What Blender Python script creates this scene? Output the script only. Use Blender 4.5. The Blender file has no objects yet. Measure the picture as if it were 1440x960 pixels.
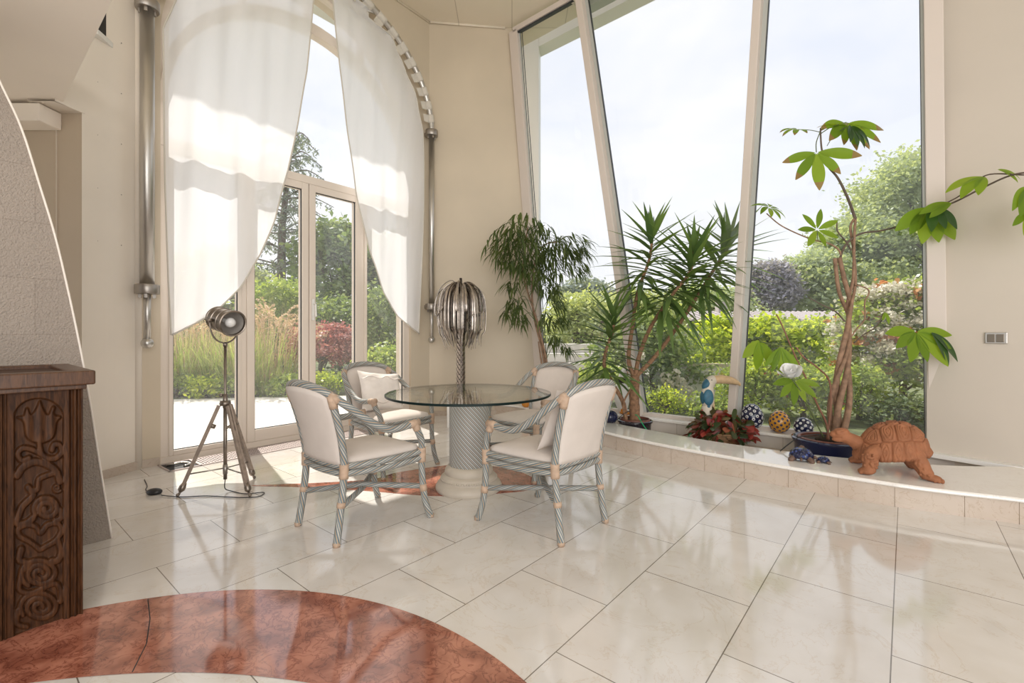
import bpy, math, random
import numpy as np
from mathutils import Vector, Matrix, noise

random.seed(7)
RNG = np.random.default_rng(11)
scene = bpy.context.scene
C = bpy.context.collection
V = Vector
PI = math.pi

# ---------------------------------------------------------------- camera, sky, light, exposure
F_PX, HZ, CAM_H = 660.0, 470.0, 1.16
cam_d = bpy.data.cameras.new('camera')
cam = bpy.data.objects.new('camera', cam_d)
C.objects.link(cam)
cam.location = (0, 0, CAM_H)
cam.rotation_euler = (PI / 2, 0, 0)
cam_d.sensor_width = 36.0
cam_d.lens = 36.0 * F_PX / 1440.0
cam_d.shift_y = -(480.0 - HZ) / 1440.0
cam_d.clip_end = 400
scene.camera = cam

scene.view_settings.view_transform = 'Standard'
scene.view_settings.look = 'None'
scene.view_settings.exposure = 0.0
scene.view_settings.gamma = 1.0
scene.view_settings.use_curve_mapping = False
scene.cycles.max_bounces = 10
scene.cycles.diffuse_bounces = 5
scene.cycles.glossy_bounces = 4
scene.cycles.transparent_max_bounces = 24
scene.cycles.transmission_bounces = 6
scene.cycles.sample_clamp_indirect = 6.0
scene.cycles.use_denoising = True

SKY_STRENGTH = 1.13
SUN_STRENGTH = 5.8
ROOM_W = 365.0


def build_world():
    w = bpy.data.worlds.new('sky')
    scene.world = w
    w.use_nodes = True
    nt = w.node_tree
    nt.nodes.clear()
    N = nt.nodes.new
    L = nt.links.new
    tc = N('ShaderNodeTexCoord')
    mp = N('ShaderNodeMapping')
    mp.inputs['Scale'].default_value = (1.0, 1.0, 2.2)
    L(tc.outputs['Generated'], mp.inputs['Vector'])
    nz = N('ShaderNodeTexNoise')
    nz.inputs['Scale'].default_value = 2.3
    nz.inputs['Detail'].default_value = 7
    nz.inputs['Roughness'].default_value = 0.55
    nz.inputs['Distortion'].default_value = 0.4
    L(mp.outputs['Vector'], nz.inputs['Vector'])
    cr = N('ShaderNodeValToRGB')
    cr.color_ramp.elements[0].position = 0.38
    cr.color_ramp.elements[0].color = (0.78, 0.83, 0.94, 1)
    cr.color_ramp.elements[1].position = 0.62
    cr.color_ramp.elements[1].color = (0.94, 0.95, 0.97, 1)
    L(nz.outputs['Fac'], cr.inputs['Fac'])
    sx = N('ShaderNodeSeparateXYZ')
    L(tc.outputs['Generated'], sx.inputs[0])
    hz = N('ShaderNodeMapRange')
    hz.inputs['From Min'].default_value = 0.02
    hz.inputs['From Max'].default_value = 0.42
    L(sx.outputs['Z'], hz.inputs['Value'])
    m1 = N('ShaderNodeMix')
    m1.data_type = 'RGBA'
    m1.inputs['A'].default_value = (0.95, 0.955, 0.965, 1)
    L(hz.outputs['Result'], m1.inputs['Factor'])
    L(cr.outputs['Color'], m1.inputs['B'])
    gd = N('ShaderNodeMath')
    gd.operation = 'GREATER_THAN'
    gd.inputs[1].default_value = -0.005
    L(sx.outputs['Z'], gd.inputs[0])
    m2 = N('ShaderNodeMix')
    m2.data_type = 'RGBA'
    m2.inputs['A'].default_value = (0.42, 0.42, 0.38, 1)
    L(gd.outputs[0], m2.inputs['Factor'])
    L(m1.outputs['Result'], m2.inputs['B'])
    bg = N('ShaderNodeBackground')
    bg.inputs['Strength'].default_value = SKY_STRENGTH
    L(m2.outputs['Result'], bg.inputs['Color'])
    out = N('ShaderNodeOutputWorld')
    L(bg.outputs[0], out.inputs['Surface'])


build_world()

sun_d = bpy.data.lights.new('sun', 'SUN')
sun_d.energy = SUN_STRENGTH
sun_d.angle = math.radians(0.6)
sun_d.color = (1.0, 0.955, 0.88)
sun = bpy.data.objects.new('sun', sun_d)
C.objects.link(sun)
_el = math.radians(55)
_hd = V((-0.60, 0.80, 0)).normalized()
SUN_DIR = V((_hd.x * math.cos(_el), _hd.y * math.cos(_el), math.sin(_el)))
sun.rotation_euler = SUN_DIR.to_track_quat('Z', 'Y').to_euler()
sun.location = SUN_DIR * 30


def area(name, loc, target, sx, sy, power, col):
    d = bpy.data.lights.new(name, 'AREA')
    d.shape = 'RECTANGLE'
    d.size, d.size_y = sx, sy
    d.energy = power
    d.color = col
    o = bpy.data.objects.new(name, d)
    C.objects.link(o)
    o.location = loc
    o.rotation_euler = (V(target) - V(loc)).to_track_quat('-Z', 'Y').to_euler()
    return o


# added fill lamp behind the viewer, brightens the interior
area('rear_fill_lamp', (1.0, -4.2, 2.35), (0.0, 5.0, 2.3), 7.0, 4.4, ROOM_W, (1.0, 0.965, 0.92))

# ---------------------------------------------------------------- pixel helpers (1440 x 960 frame)


def P(px, py, Y):
    return V(((px - 720.0) / F_PX * Y, Y, CAM_H - (py - HZ) / F_PX * Y))


def FL(px, py, z=0.0):
    Y = F_PX * (CAM_H - z) / (py - HZ)
    return V(((px - 720.0) / F_PX * Y, Y, z))


# left wall frame: t along the wall, d outward (negative = into the room)
LW0 = V((-3.13, 4.18, 0))
LWU = V((math.cos(math.radians(52)), math.sin(math.radians(52)), 0))
LWN = V((-LWU.y, LWU.x, 0))


def LW(t, d, z):
    return LW0 + LWU * t + LWN * d + V((0, 0, z))


def lw_pix(px, py, d):
    r = (px - 720.0) / F_PX
    b = LW0 + LWN * d
    t = (r * b.y - b.x) / (LWU.x - r * LWU.y)
    Y = b.y + LWU.y * t
    return t, CAM_H - (py - HZ) / F_PX * Y


# right window plane: n . p = RD0 - RK * (z - RZ)
RN = V((0.663, 0.749, 0)).normalized()
RW = V((-RN.y, RN.x, 0))
RD0, RK, RZ = 5.43, 0.066, 0.165


def RWP(px, py, off=0.0):
    r, q = (px - 720.0) / F_PX, -(py - HZ) / F_PX
    a = RN.x * r + RN.y + RK * q
    Y = (RD0 + off - RK * (CAM_H - RZ)) / a
    return V((r * Y, Y, CAM_H + q * Y))


def RWS(s, d, z):
    """point at distance s along the window line (leftwards), d = n.p, height z"""
    return RW * s + RN * d + V((0, 0, z))


# ---------------------------------------------------------------- materials
MATS = {}


def nodes_of(m):
    m.use_nodes = True
    nt = m.node_tree
    bs = nt.nodes.get('Principled BSDF')
    return nt, bs


def mat(name, col, rough=0.6, metal=0.0, spec=0.5, var=0.0, vscale=8.0, bump=0.0, bscale=60.0, coat=0.0, detail=4):
    if name in MATS:
        return MATS[name]
    m = bpy.data.materials.new(name)
    nt, bs = nodes_of(m)
    bs.inputs['Base Color'].default_value = (*col, 1)
    bs.inputs['Roughness'].default_value = rough
    bs.inputs['Metallic'].default_value = metal
    bs.inputs['Specular IOR Level'].default_value = spec
    if coat:
        bs.inputs['Coat Weight'].default_value = coat
        bs.inputs['Coat Roughness'].default_value = 0.05
    tc = nt.nodes.new('ShaderNodeTexCoord')
    if var:
        nz = nt.nodes.new('ShaderNodeTexNoise')
        nz.inputs['Scale'].default_value = vscale
        nz.inputs['Detail'].default_value = detail
        nt.links.new(tc.outputs['Object'], nz.inputs['Vector'])
        cr = nt.nodes.new('ShaderNodeValToRGB')
        cr.color_ramp.elements[0].position = 0.3
        cr.color_ramp.elements[1].position = 0.7
        cr.color_ramp.elements[0].color = (*[max(0, c * (1 - var)) for c in col], 1)
        cr.color_ramp.elements[1].color = (*[min(1, c * (1 + var)) for c in col], 1)
        nt.links.new(nz.outputs['Fac'], cr.inputs['Fac'])
        nt.links.new(cr.outputs['Color'], bs.inputs['Base Color'])
    if bump:
        nb = nt.nodes.new('ShaderNodeTexNoise')
        nb.inputs['Scale'].default_value = bscale
        nb.inputs['Detail'].default_value = 5
        nt.links.new(tc.outputs['Object'], nb.inputs['Vector'])
        bp = nt.nodes.new('ShaderNodeBump')
        bp.inputs['Strength'].default_value = bump
        bp.inputs['Distance'].default_value = 0.01
        nt.links.new(nb.outputs['Fac'], bp.inputs['Height'])
        nt.links.new(bp.outputs['Normal'], bs.inputs['Normal'])
    MATS[name] = m
    return m


def leaf_mat(name, cols, trans=0.45, rough=0.45, spec=0.35, tcol=None):
    """leaves: random colour per leaf, light shines through"""
    if name in MATS:
        return MATS[name]
    m = bpy.data.materials.new(name)
    nt, bs = nodes_of(m)
    g = nt.nodes.new('ShaderNodeNewGeometry')
    cr = nt.nodes.new('ShaderNodeValToRGB')
    el = cr.color_ramp.elements
    n = len(cols)
    el[0].color = (*cols[0], 1)
    el[1].color = (*cols[-1], 1)
    for i in range(1, n - 1):
        e = el.new(i / (n - 1))
        e.color = (*cols[i], 1)
    nt.links.new(g.outputs['Random Per Island'], cr.inputs['Fac'])
    nt.links.new(cr.outputs['Color'], bs.inputs['Base Color'])
    bs.inputs['Roughness'].default_value = rough
    bs.inputs['Specular IOR Level'].default_value = spec
    tr = nt.nodes.new('ShaderNodeBsdfTranslucent')
    mx = nt.nodes.new('ShaderNodeMix')
    mx.data_type = 'RGBA'
    mx.blend_type = 'MULTIPLY'
    mx.inputs['Factor'].default_value = 1.0
    mx.inputs['B'].default_value = (*(tcol or (1.6, 1.5, 0.7)), 1)
    nt.links.new(cr.outputs['Color'], mx.inputs['A'])
    nt.links.new(mx.outputs['Result'], tr.inputs['Color'])
    ms = nt.nodes.new('ShaderNodeMixShader')
    ms.inputs[0].default_value = trans
    nt.links.new(bs.outputs[0], ms.inputs[1])
    nt.links.new(tr.outputs[0], ms.inputs[2])
    nt.links.new(ms.outputs[0], nt.nodes['Material Output'].inputs['Surface'])
    MATS[name] = m
    return m


def rot_coords(nt, ang, scale=(1, 1, 1), loc=(0, 0, 0)):
    tc = nt.nodes.new('ShaderNodeNewGeometry')
    mp = nt.nodes.new('ShaderNodeMapping')
    mp.vector_type = 'TEXTURE'
    mp.inputs['Rotation'].default_value = (0, 0, ang)
    mp.inputs['Location'].default_value = loc
    mp.inputs['Scale'].default_value = scale
    nt.links.new(tc.outputs['Position'], mp.inputs['Vector'])
    return mp.outputs['Vector']


def marble_floor():
    m = bpy.data.materials.new('cream_marble_tiles')
    nt, bs = nodes_of(m)
    N, L = nt.nodes.new, nt.links.new
    vec = rot_coords(nt, math.radians(50))
    mp = N('ShaderNodeMapping')
    mp.inputs['Location'].default_value = (-0.27 - 0.765 * 0 , 0.43 + 0.47 * 40, 0)
    L(vec, mp.inputs['Vector'])
    br = N('ShaderNodeTexBrick')
    br.offset = 0.5
    br.offset_frequency = 2
    br.inputs['Scale'].default_value = 1.0
    br.inputs['Brick Width'].default_value = 0.765
    br.inputs['Row Height'].default_value = 0.47
    br.inputs['Mortar Size'].default_value = 0.0022
    br.inputs['Mortar Smooth'].default_value = 0.1
    br.inputs['Bias'].default_value = 0.0
    br.inputs['Color1'].default_value = (0.69, 0.655, 0.62, 1)
    br.inputs['Color2'].default_value = (0.755, 0.725, 0.695, 1)
    br.inputs['Mortar'].default_value = (0.20, 0.17, 0.14, 1)
    L(mp.outputs['Vector'], br.inputs['Vector'])
    n1 = N('ShaderNodeTexNoise')
    n1.inputs['Scale'].default_value = 2.6
    n1.inputs['Detail'].default_value = 8
    n1.inputs['Roughness'].default_value = 0.65
    n1.inputs['Distortion'].default_value = 1.5
    L(vec, n1.inputs['Vector'])
    sb = N('ShaderNodeMath'); sb.operation = 'SUBTRACT'; sb.inputs[1].default_value = 0.5
    L(n1.outputs['Fac'], sb.inputs[0])
    ab = N('ShaderNodeMath'); ab.operation = 'ABSOLUTE'
    L(sb.outputs[0], ab.inputs[0])
    cr = N('ShaderNodeValToRGB')
    cr.color_ramp.elements[0].position = 0.0
    cr.color_ramp.elements[0].color = (0.91, 0.86, 0.80, 1)
    cr.color_ramp.elements[1].position = 0.011
    cr.color_ramp.elements[1].color = (1, 1, 1, 1)
    L(ab.outputs[0], cr.inputs['Fac'])
    n2 = N('ShaderNodeTexNoise')
    n2.inputs['Scale'].default_value = 5
    n2.inputs['Detail'].default_value = 5
    L(vec, n2.inputs['Vector'])
    c2 = N('ShaderNodeValToRGB')
    c2.color_ramp.elements[0].position = 0.35
    c2.color_ramp.elements[0].color = (0.93, 0.915, 0.89, 1)
    c2.color_ramp.elements[1].position = 0.65
    c2.color_ramp.elements[1].color = (1, 1, 1, 1)
    L(n2.outputs['Fac'], c2.inputs['Fac'])
    mx = N('ShaderNodeMix'); mx.data_type = 'RGBA'; mx.blend_type = 'MULTIPLY'; mx.inputs['Factor'].default_value = 1
    L(br.outputs['Color'], mx.inputs['A']); L(cr.outputs['Color'], mx.inputs['B'])
    m3 = N('ShaderNodeMix'); m3.data_type = 'RGBA'; m3.blend_type = 'MULTIPLY'; m3.inputs['Factor'].default_value = 1
    L(mx.outputs['Result'], m3.inputs['A']); L(c2.outputs['Color'], m3.inputs['B'])
    L(m3.outputs['Result'], bs.inputs['Base Color'])
    rr = N('ShaderNodeMapRange')
    rr.inputs['To Min'].default_value = 0.05
    rr.inputs['To Max'].default_value = 0.13
    L(n2.outputs['Fac'], rr.inputs['Value'])
    L(rr.outputs['Result'], bs.inputs['Roughness'])
    bs.inputs['IOR'].default_value = 1.8
    MATS[m.name] = m
    return m


def veined(name, base, vein, dark, scale, rough, width=0.05, blotch=0.5):
    m = bpy.data.materials.new(name)
    nt, bs = nodes_of(m)
    N, L = nt.nodes.new, nt.links.new
    g = N('ShaderNodeNewGeometry')
    n0 = N('ShaderNodeTexNoise'); n0.inputs['Scale'].default_value = scale * 0.5; n0.inputs['Detail'].default_value = 6
    L(g.outputs['Position'], n0.inputs['Vector'])
    n1 = N('ShaderNodeTexNoise'); n1.inputs['Scale'].default_value = scale; n1.inputs['Detail'].default_value = 7
    n1.inputs['Distortion'].default_value = 1.2; n1.inputs['Roughness'].default_value = 0.6
    L(g.outputs['Position'], n1.inputs['Vector'])
    sb = N('ShaderNodeMath'); sb.operation = 'SUBTRACT'; sb.inputs[1].default_value = 0.5
    L(n1.outputs['Fac'], sb.inputs[0])
    ab = N('ShaderNodeMath'); ab.operation = 'ABSOLUTE'; L(sb.outputs[0], ab.inputs[0])
    cr = N('ShaderNodeValToRGB')
    cr.color_ramp.elements[0].position = 0; cr.color_ramp.elements[0].color = (*vein, 1)
    cr.color_ramp.elements[1].position = width; cr.color_ramp.elements[1].color = (*base, 1)
    L(ab.outputs[0], cr.inputs['Fac'])
    c2 = N('ShaderNodeValToRGB')
    c2.color_ramp.elements[0].position = 0.4; c2.color_ramp.elements[0].color = (*dark, 1)
    c2.color_ramp.elements[1].position = 0.6; c2.color_ramp.elements[1].color = (1, 1, 1, 1)
    L(n0.outputs['Fac'], c2.inputs['Fac'])
    mx = N('ShaderNodeMix'); mx.data_type = 'RGBA'; mx.blend_type = 'MULTIPLY'; mx.inputs['Factor'].default_value = blotch
    L(cr.outputs['Color'], mx.inputs['A']); L(c2.outputs['Color'], mx.inputs['B'])
    L(mx.outputs['Result'], bs.inputs['Base Color'])
    bs.inputs['Roughness'].default_value = rough
    MATS[name] = m
    return m


def striped(name, turns, pitch, cols):
    """wrapped cane: helical stripes from the tube's own UVs; cols = [(pos, colour)]"""
    m = bpy.data.materials.new(name)
    nt, bs = nodes_of(m)
    N, L = nt.nodes.new, nt.links.new
    uv = N('ShaderNodeUVMap')
    sx = N('ShaderNodeSeparateXYZ'); L(uv.outputs['UV'], sx.inputs[0])
    a = N('ShaderNodeMath'); a.operation = 'MULTIPLY'; a.inputs[1].default_value = turns; L(sx.outputs['X'], a.inputs[0])
    b = N('ShaderNodeMath'); b.operation = 'MULTIPLY_ADD'; b.inputs[1].default_value = pitch
    L(sx.outputs['Y'], b.inputs[0]); L(a.outputs[0], b.inputs[2])
    fr = N('ShaderNodeMath'); fr.operation = 'FRACT'; L(b.outputs[0], fr.inputs[0])
    cr = N('ShaderNodeValToRGB'); cr.color_ramp.interpolation = 'CONSTANT'
    el = cr.color_ramp.elements
    el[0].position = cols[0][0]; el[0].color = (*cols[0][1], 1)
    el[1].position = cols[1][0]; el[1].color = (*cols[1][1], 1)
    for p, c in cols[2:]:
        e = el.new(p); e.color = (*c, 1)
    L(fr.outputs[0], cr.inputs['Fac'])
    L(cr.outputs['Color'], bs.inputs['Base Color'])
    bs.inputs['Roughness'].default_value = 0.5
    sw = N('ShaderNodeMath'); sw.operation = 'PINGPONG'; sw.inputs[1].default_value = 0.25
    L(fr.outputs[0], sw.inputs[0])
    bp = N('ShaderNodeBump'); bp.inputs['Strength'].default_value = 0.5; bp.inputs['Distance'].default_value = 0.004
    L(sw.outputs[0], bp.inputs['Height']); L(bp.outputs['Normal'], bs.inputs['Normal'])
    MATS[name] = m
    return m


def glass_mat(name, tint=(1, 1, 1), f0=0.05, rough=0.0, veil=0.0):
    m = bpy.data.materials.new(name)
    nt, bs = nodes_of(m)
    nt.nodes.remove(bs)
    N, L = nt.nodes.new, nt.links.new
    g = N('ShaderNodeNewGeometry')
    dt = N('ShaderNodeVectorMath'); dt.operation = 'DOT_PRODUCT'
    L(g.outputs['Incoming'], dt.inputs[0]); L(g.outputs['Normal'], dt.inputs[1])
    ab = N('ShaderNodeMath'); ab.operation = 'ABSOLUTE'; L(dt.outputs['Value'], ab.inputs[0])
    om = N('ShaderNodeMath'); om.operation = 'SUBTRACT'; om.inputs[0].default_value = 1.0; L(ab.outputs[0], om.inputs[1])
    pw = N('ShaderNodeMath'); pw.operation = 'POWER'; pw.inputs[1].default_value = 5.0; L(om.outputs[0], pw.inputs[0])
    fr = N('ShaderNodeMath'); fr.operation = 'MULTIPLY_ADD'; fr.inputs[1].default_value = 1 - f0; fr.inputs[2].default_value = f0
    L(pw.outputs[0], fr.inputs[0])
    tr = N('ShaderNodeBsdfTransparent'); tr.inputs['Color'].default_value = (*tint, 1)
    gl = N('ShaderNodeBsdfGlossy'); gl.inputs['Roughness'].default_value = rough; gl.inputs['Color'].default_value = (1, 1, 1, 1)
    body = tr
    if veil:   # added translucent layer imitating glare haze on the panes
        tl = N('ShaderNodeBsdfTranslucent'); tl.inputs['Color'].default_value = (0.9, 0.9, 0.9, 1)
        body = N('ShaderNodeMixShader'); body.inputs[0].default_value = veil
        L(tr.outputs[0], body.inputs[1]); L(tl.outputs[0], body.inputs[2])
    mx = N('ShaderNodeMixShader')
    L(fr.outputs[0], mx.inputs[0]); L(body.outputs[0], mx.inputs[1]); L(gl.outputs[0], mx.inputs[2])
    L(mx.outputs[0], nt.nodes['Material Output'].inputs['Surface'])
    MATS[name] = m
    return m


def sheer_mat():
    m = bpy.data.materials.new('sheer_white_cloth')
    nt, bs = nodes_of(m)
    N, L = nt.nodes.new, nt.links.new
    bs.inputs['Base Color'].default_value = (0.92, 0.92, 0.93, 1)
    bs.inputs['Roughness'].default_value = 0.9
    bs.inputs['Specular IOR Level'].default_value = 0.1
    tl = N('ShaderNodeBsdfTranslucent'); tl.inputs['Color'].default_value = (0.94, 0.94, 0.96, 1)
    tp = N('ShaderNodeBsdfTransparent'); tp.inputs['Color'].default_value = (1, 1, 1, 1)
    m1 = N('ShaderNodeMixShader'); m1.inputs[0].default_value = 0.46
    L(bs.outputs[0], m1.inputs[1]); L(tl.outputs[0], m1.inputs[2])
    m2 = N('ShaderNodeMixShader'); m2.inputs[0].default_value = 0.11
    L(m1.outputs[0], m2.inputs[1]); L(tp.outputs[0], m2.inputs[2])
    L(m2.outputs[0], nt.nodes['Material Output'].inputs['Surface'])
    MATS[m.name] = m
    return m


def wood_mat(name, c1, c2, rough=0.35, scale=14):
    m = bpy.data.materials.new(name)
    nt, bs = nodes_of(m)
    N, L = nt.nodes.new, nt.links.new
    tc = N('ShaderNodeTexCoord')
    mp = N('ShaderNodeMapping'); mp.inputs['Scale'].default_value = (8, 8, 1)
    L(tc.outputs['Object'], mp.inputs['Vector'])
    nz = N('ShaderNodeTexNoise'); nz.inputs['Scale'].default_value = scale; nz.inputs['Detail'].default_value = 6
    nz.inputs['Distortion'].default_value = 0.8
    L(mp.outputs['Vector'], nz.inputs['Vector'])
    cr = N('ShaderNodeValToRGB')
    cr.color_ramp.elements[0].position = 0.35; cr.color_ramp.elements[0].color = (*c1, 1)
    cr.color_ramp.elements[1].position = 0.7; cr.color_ramp.elements[1].color = (*c2, 1)
    L(nz.outputs['Fac'], cr.inputs['Fac']); L(cr.outputs['Color'], bs.inputs['Base Color'])
    bs.inputs['Roughness'].default_value = rough
    bp = N('ShaderNodeBump'); bp.inputs['Strength'].default_value = 0.15; bp.inputs['Distance'].default_value = 0.003
    L(nz.outputs['Fac'], bp.inputs['Height']); L(bp.outputs['Normal'], bs.inputs['Normal'])
    MATS[name] = m
    return m


def grid_lines_mat(name, col, line, w, h, ang, mortar=0.004, rough=0.7, offset=0.0, bump=0.0, var=0.03, vertical=False):
    """plain surface divided by thin joints"""
    m = bpy.data.materials.new(name)
    nt, bs = nodes_of(m)
    N, L = nt.nodes.new, nt.links.new
    vec = rot_coords(nt, ang)
    if vertical:
        sp = N('ShaderNodeSeparateXYZ'); L(vec, sp.inputs[0])
        cb = N('ShaderNodeCombineXYZ'); L(sp.outputs['X'], cb.inputs['X']); L(sp.outputs['Z'], cb.inputs['Y'])
        vec = cb.outputs[0]
    br = N('ShaderNodeTexBrick'); br.offset = offset
    br.inputs['Scale'].default_value = 1
    br.inputs['Brick Width'].default_value = w
    br.inputs['Row Height'].default_value = h
    br.inputs['Mortar Size'].default_value = mortar
    br.inputs['Mortar Smooth'].default_value = 0.2
    br.inputs['Color1'].default_value = (*[c * (1 - var) for c in col], 1)
    br.inputs['Color2'].default_value = (*[min(1, c * (1 + var)) for c in col], 1)
    br.inputs['Mortar'].default_value = (*line, 1)
    L(vec, br.inputs['Vector'])
    L(br.outputs['Color'], bs.inputs['Base Color'])
    bs.inputs['Roughness'].default_value = rough
    if bump:
        g = N('ShaderNodeNewGeometry')
        nb = N('ShaderNodeTexNoise'); nb.inputs['Scale'].default_value = 110; nb.inputs['Detail'].default_value = 3
        L(g.outputs['Position'], nb.inputs['Vector'])
        bp = N('ShaderNodeBump'); bp.inputs['Strength'].default_value = bump; bp.inputs['Distance'].default_value = 0.012
        L(nb.outputs['Fac'], bp.inputs['Height']); L(bp.outputs['Normal'], bs.inputs['Normal'])
    MATS[name] = m
    return m


WALL = mat('cream_plaster', (0.60, 0.515, 0.40), 0.55, var=0.05, vscale=1.2)
WALLR = mat('pale_plaster', (0.60, 0.54, 0.47), 0.6, var=0.04, vscale=1.0)
WALLL = mat('light_panel_wall', (0.79, 0.72, 0.635), 0.4, var=0.04, vscale=1.5)
SOFF = mat('soffit_paint', (0.92, 0.84, 0.755), 0.6, var=0.03, vscale=1.0)
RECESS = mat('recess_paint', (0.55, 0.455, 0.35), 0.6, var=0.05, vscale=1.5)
CEIL = grid_lines_mat('ceiling_panels', (0.78, 0.70, 0.58), (0.52, 0.45, 0.36), 0.76, 1.7, 0.0, 0.006, 0.7)
FLOOR = marble_floor()
RED = veined('red_marble', (0.50, 0.20, 0.13), (0.27, 0.085, 0.055), (0.50, 0.38, 0.36), 15, 0.07, 0.04, 0.9)
RED.node_tree.nodes['Principled BSDF'].inputs['IOR'].default_value = 2.0
LEDGE_TOP = veined('polished_pale_marble', (0.88, 0.855, 0.825), (0.82, 0.78, 0.74), (0.94, 0.92, 0.90), 5, 0.05, 0.02, 0.5)
LEDGE_TOP.node_tree.nodes['Principled BSDF'].inputs['IOR'].default_value = 1.8
LEDGE_FACE = veined('beige_marble', (0.57, 0.485, 0.41), (0.47, 0.37, 0.285), (0.88, 0.84, 0.8), 7, 0.2, 0.012, 0.7)
RISER = grid_lines_mat('white_riser_tiles', (0.62, 0.575, 0.53), (0.40, 0.36, 0.32), 0.36, 0.5, math.atan2(RW.y, RW.x), 0.003, 0.35, vertical=True)
FRAME = mat('cream_window_frame', (0.74, 0.655, 0.575), 0.35)
FRAME2 = mat('pale_window_frame', (0.66, 0.585, 0.53), 0.35)
ALU = mat('grey_window_bead', (0.50, 0.52, 0.50), 0.35, metal=0.1)
GASKET = mat('black_gasket', (0.03, 0.035, 0.04), 0.5)
WHITE = mat('white_paint', (0.80, 0.79, 0.77), 0.5)
GLASS = glass_mat('window_glass', veil=0.06)
TGLASS = glass_mat('table_glass', (0.965, 0.99, 0.975), 0.09)
TEDGE = mat('table_glass_edge', (0.004, 0.014, 0.013), 0.35, spec=0.2)
SHEER = sheer_mat()
HEM = mat('curtain_hem', (0.62, 0.58, 0.52), 0.9)
STEEL = mat('brushed_steel', (0.56, 0.54, 0.51), 0.36, metal=1.0)
STEEL_D = mat('dull_steel', (0.36, 0.33, 0.30), 0.36, metal=0.9)
CANE = striped('blue_grey_cane', 3.0, 9.0, [(0.0, (0.15, 0.19, 0.205)), (0.22, (0.42, 0.31, 0.21)), (0.36, (0.12, 0.16, 0.18)), (0.56, (0.49, 0.45, 0.39)), (0.72, (0.16, 0.20, 0.215)), (0.88, (0.46, 0.41, 0.35))])
CANE_COL = striped('blue_grey_column_wrap', 30.0, 30.0, [(0.0, (0.17, 0.205, 0.215)), (0.34, (0.50, 0.39, 0.29)), (0.52, (0.16, 0.195, 0.21)), (0.78, (0.58, 0.56, 0.52))])
WRAP = mat('tan_rattan_wrap', (0.47, 0.335, 0.24), 0.6, var=0.12, vscale=40, bump=0.3, bscale=160)
LINEN = mat('ivory_linen', (0.63, 0.565, 0.515), 0.9, var=0.03, vscale=10, bump=0.15, bscale=260, spec=0.2)
SATIN = mat('white_pillow_satin', (0.78, 0.715, 0.66), 0.5, var=0.06, vscale=14, bump=0.35, bscale=22, spec=0.4)
STONE = mat('ivory_plaster_base', (0.52, 0.46, 0.385), 0.5, var=0.05, vscale=10)
PALM_M = mat('antique_silver', (0.42, 0.37, 0.33), 0.23, metal=1.0, var=0.25, vscale=18)
PALM_D = mat('dark_silver', (0.10, 0.085, 0.075), 0.35, metal=0.9)
LAMP_M = mat('antique_nickel', (0.27, 0.23, 0.195), 0.40, metal=1.0, var=0.2, vscale=20)
LAMP_IN = mat('lamp_reflector', (0.42, 0.39, 0.36), 0.4, metal=0.3)
BULB = mat('frosted_bulb', (0.75, 0.74, 0.72), 0.3)
LEGWOOD = mat('greyed_wood', (0.30, 0.235, 0.19), 0.5, var=0.2, vscale=30)
BLACK = mat('black_plastic', (0.02, 0.02, 0.022), 0.4)
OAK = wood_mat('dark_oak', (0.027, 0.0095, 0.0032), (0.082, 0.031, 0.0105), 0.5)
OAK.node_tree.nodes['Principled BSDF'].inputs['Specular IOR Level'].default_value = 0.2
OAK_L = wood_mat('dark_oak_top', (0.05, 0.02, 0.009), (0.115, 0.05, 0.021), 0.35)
ROUGHCAST = grid_lines_mat('grey_roughcast', (0.385, 0.325, 0.275), (0.33, 0.275, 0.23), 0.55, 0.29, math.radians(50), 0.0025, 0.9, 0.5, bump=1.0, vertical=True)
TERRA = mat('terracotta', (0.31, 0.122, 0.055), 0.75, var=0.18, vscale=12, bump=0.12, bscale=120)
NAVY = mat('cobalt_glaze', (0.012, 0.016, 0.055), 0.12, spec=0.6)
DARKGLAZE = mat('dark_glaze', (0.022, 0.016, 0.022), 0.15, spec=0.6)
CLAYRIM = mat('clay_pot', (0.17, 0.06, 0.04), 0.5, var=0.2, vscale=20)
SOIL = mat('soil', (0.05, 0.035, 0.025), 0.95, var=0.4, vscale=40)
GRATE = mat('bronze_grate', (0.52, 0.44, 0.41), 0.5, metal=0.3)
DARKVOID = mat('shade_and_joint_dark', (0.03, 0.028, 0.027), 0.7)  # near-black colour: shade inside openings, also the inlay joint
BARK = mat('tan_bark', (0.27, 0.15, 0.085), 0.85, var=0.35, vscale=35, bump=0.6, bscale=70)
BARK_P = mat('brown_pachira_bark', (0.27, 0.165, 0.105), 0.75, var=0.35, vscale=22, bump=0.5, bscale=60)
BARK_D = mat('grey_bark', (0.12, 0.09, 0.07), 0.9, var=0.3, vscale=10)
STEM_G = mat('green_stem', (0.10, 0.13, 0.045), 0.6)
STEM_R = mat('reddish_stem', (0.22, 0.10, 0.06), 0.6)

# ---------------------------------------------------------------- mesh builder


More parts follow.
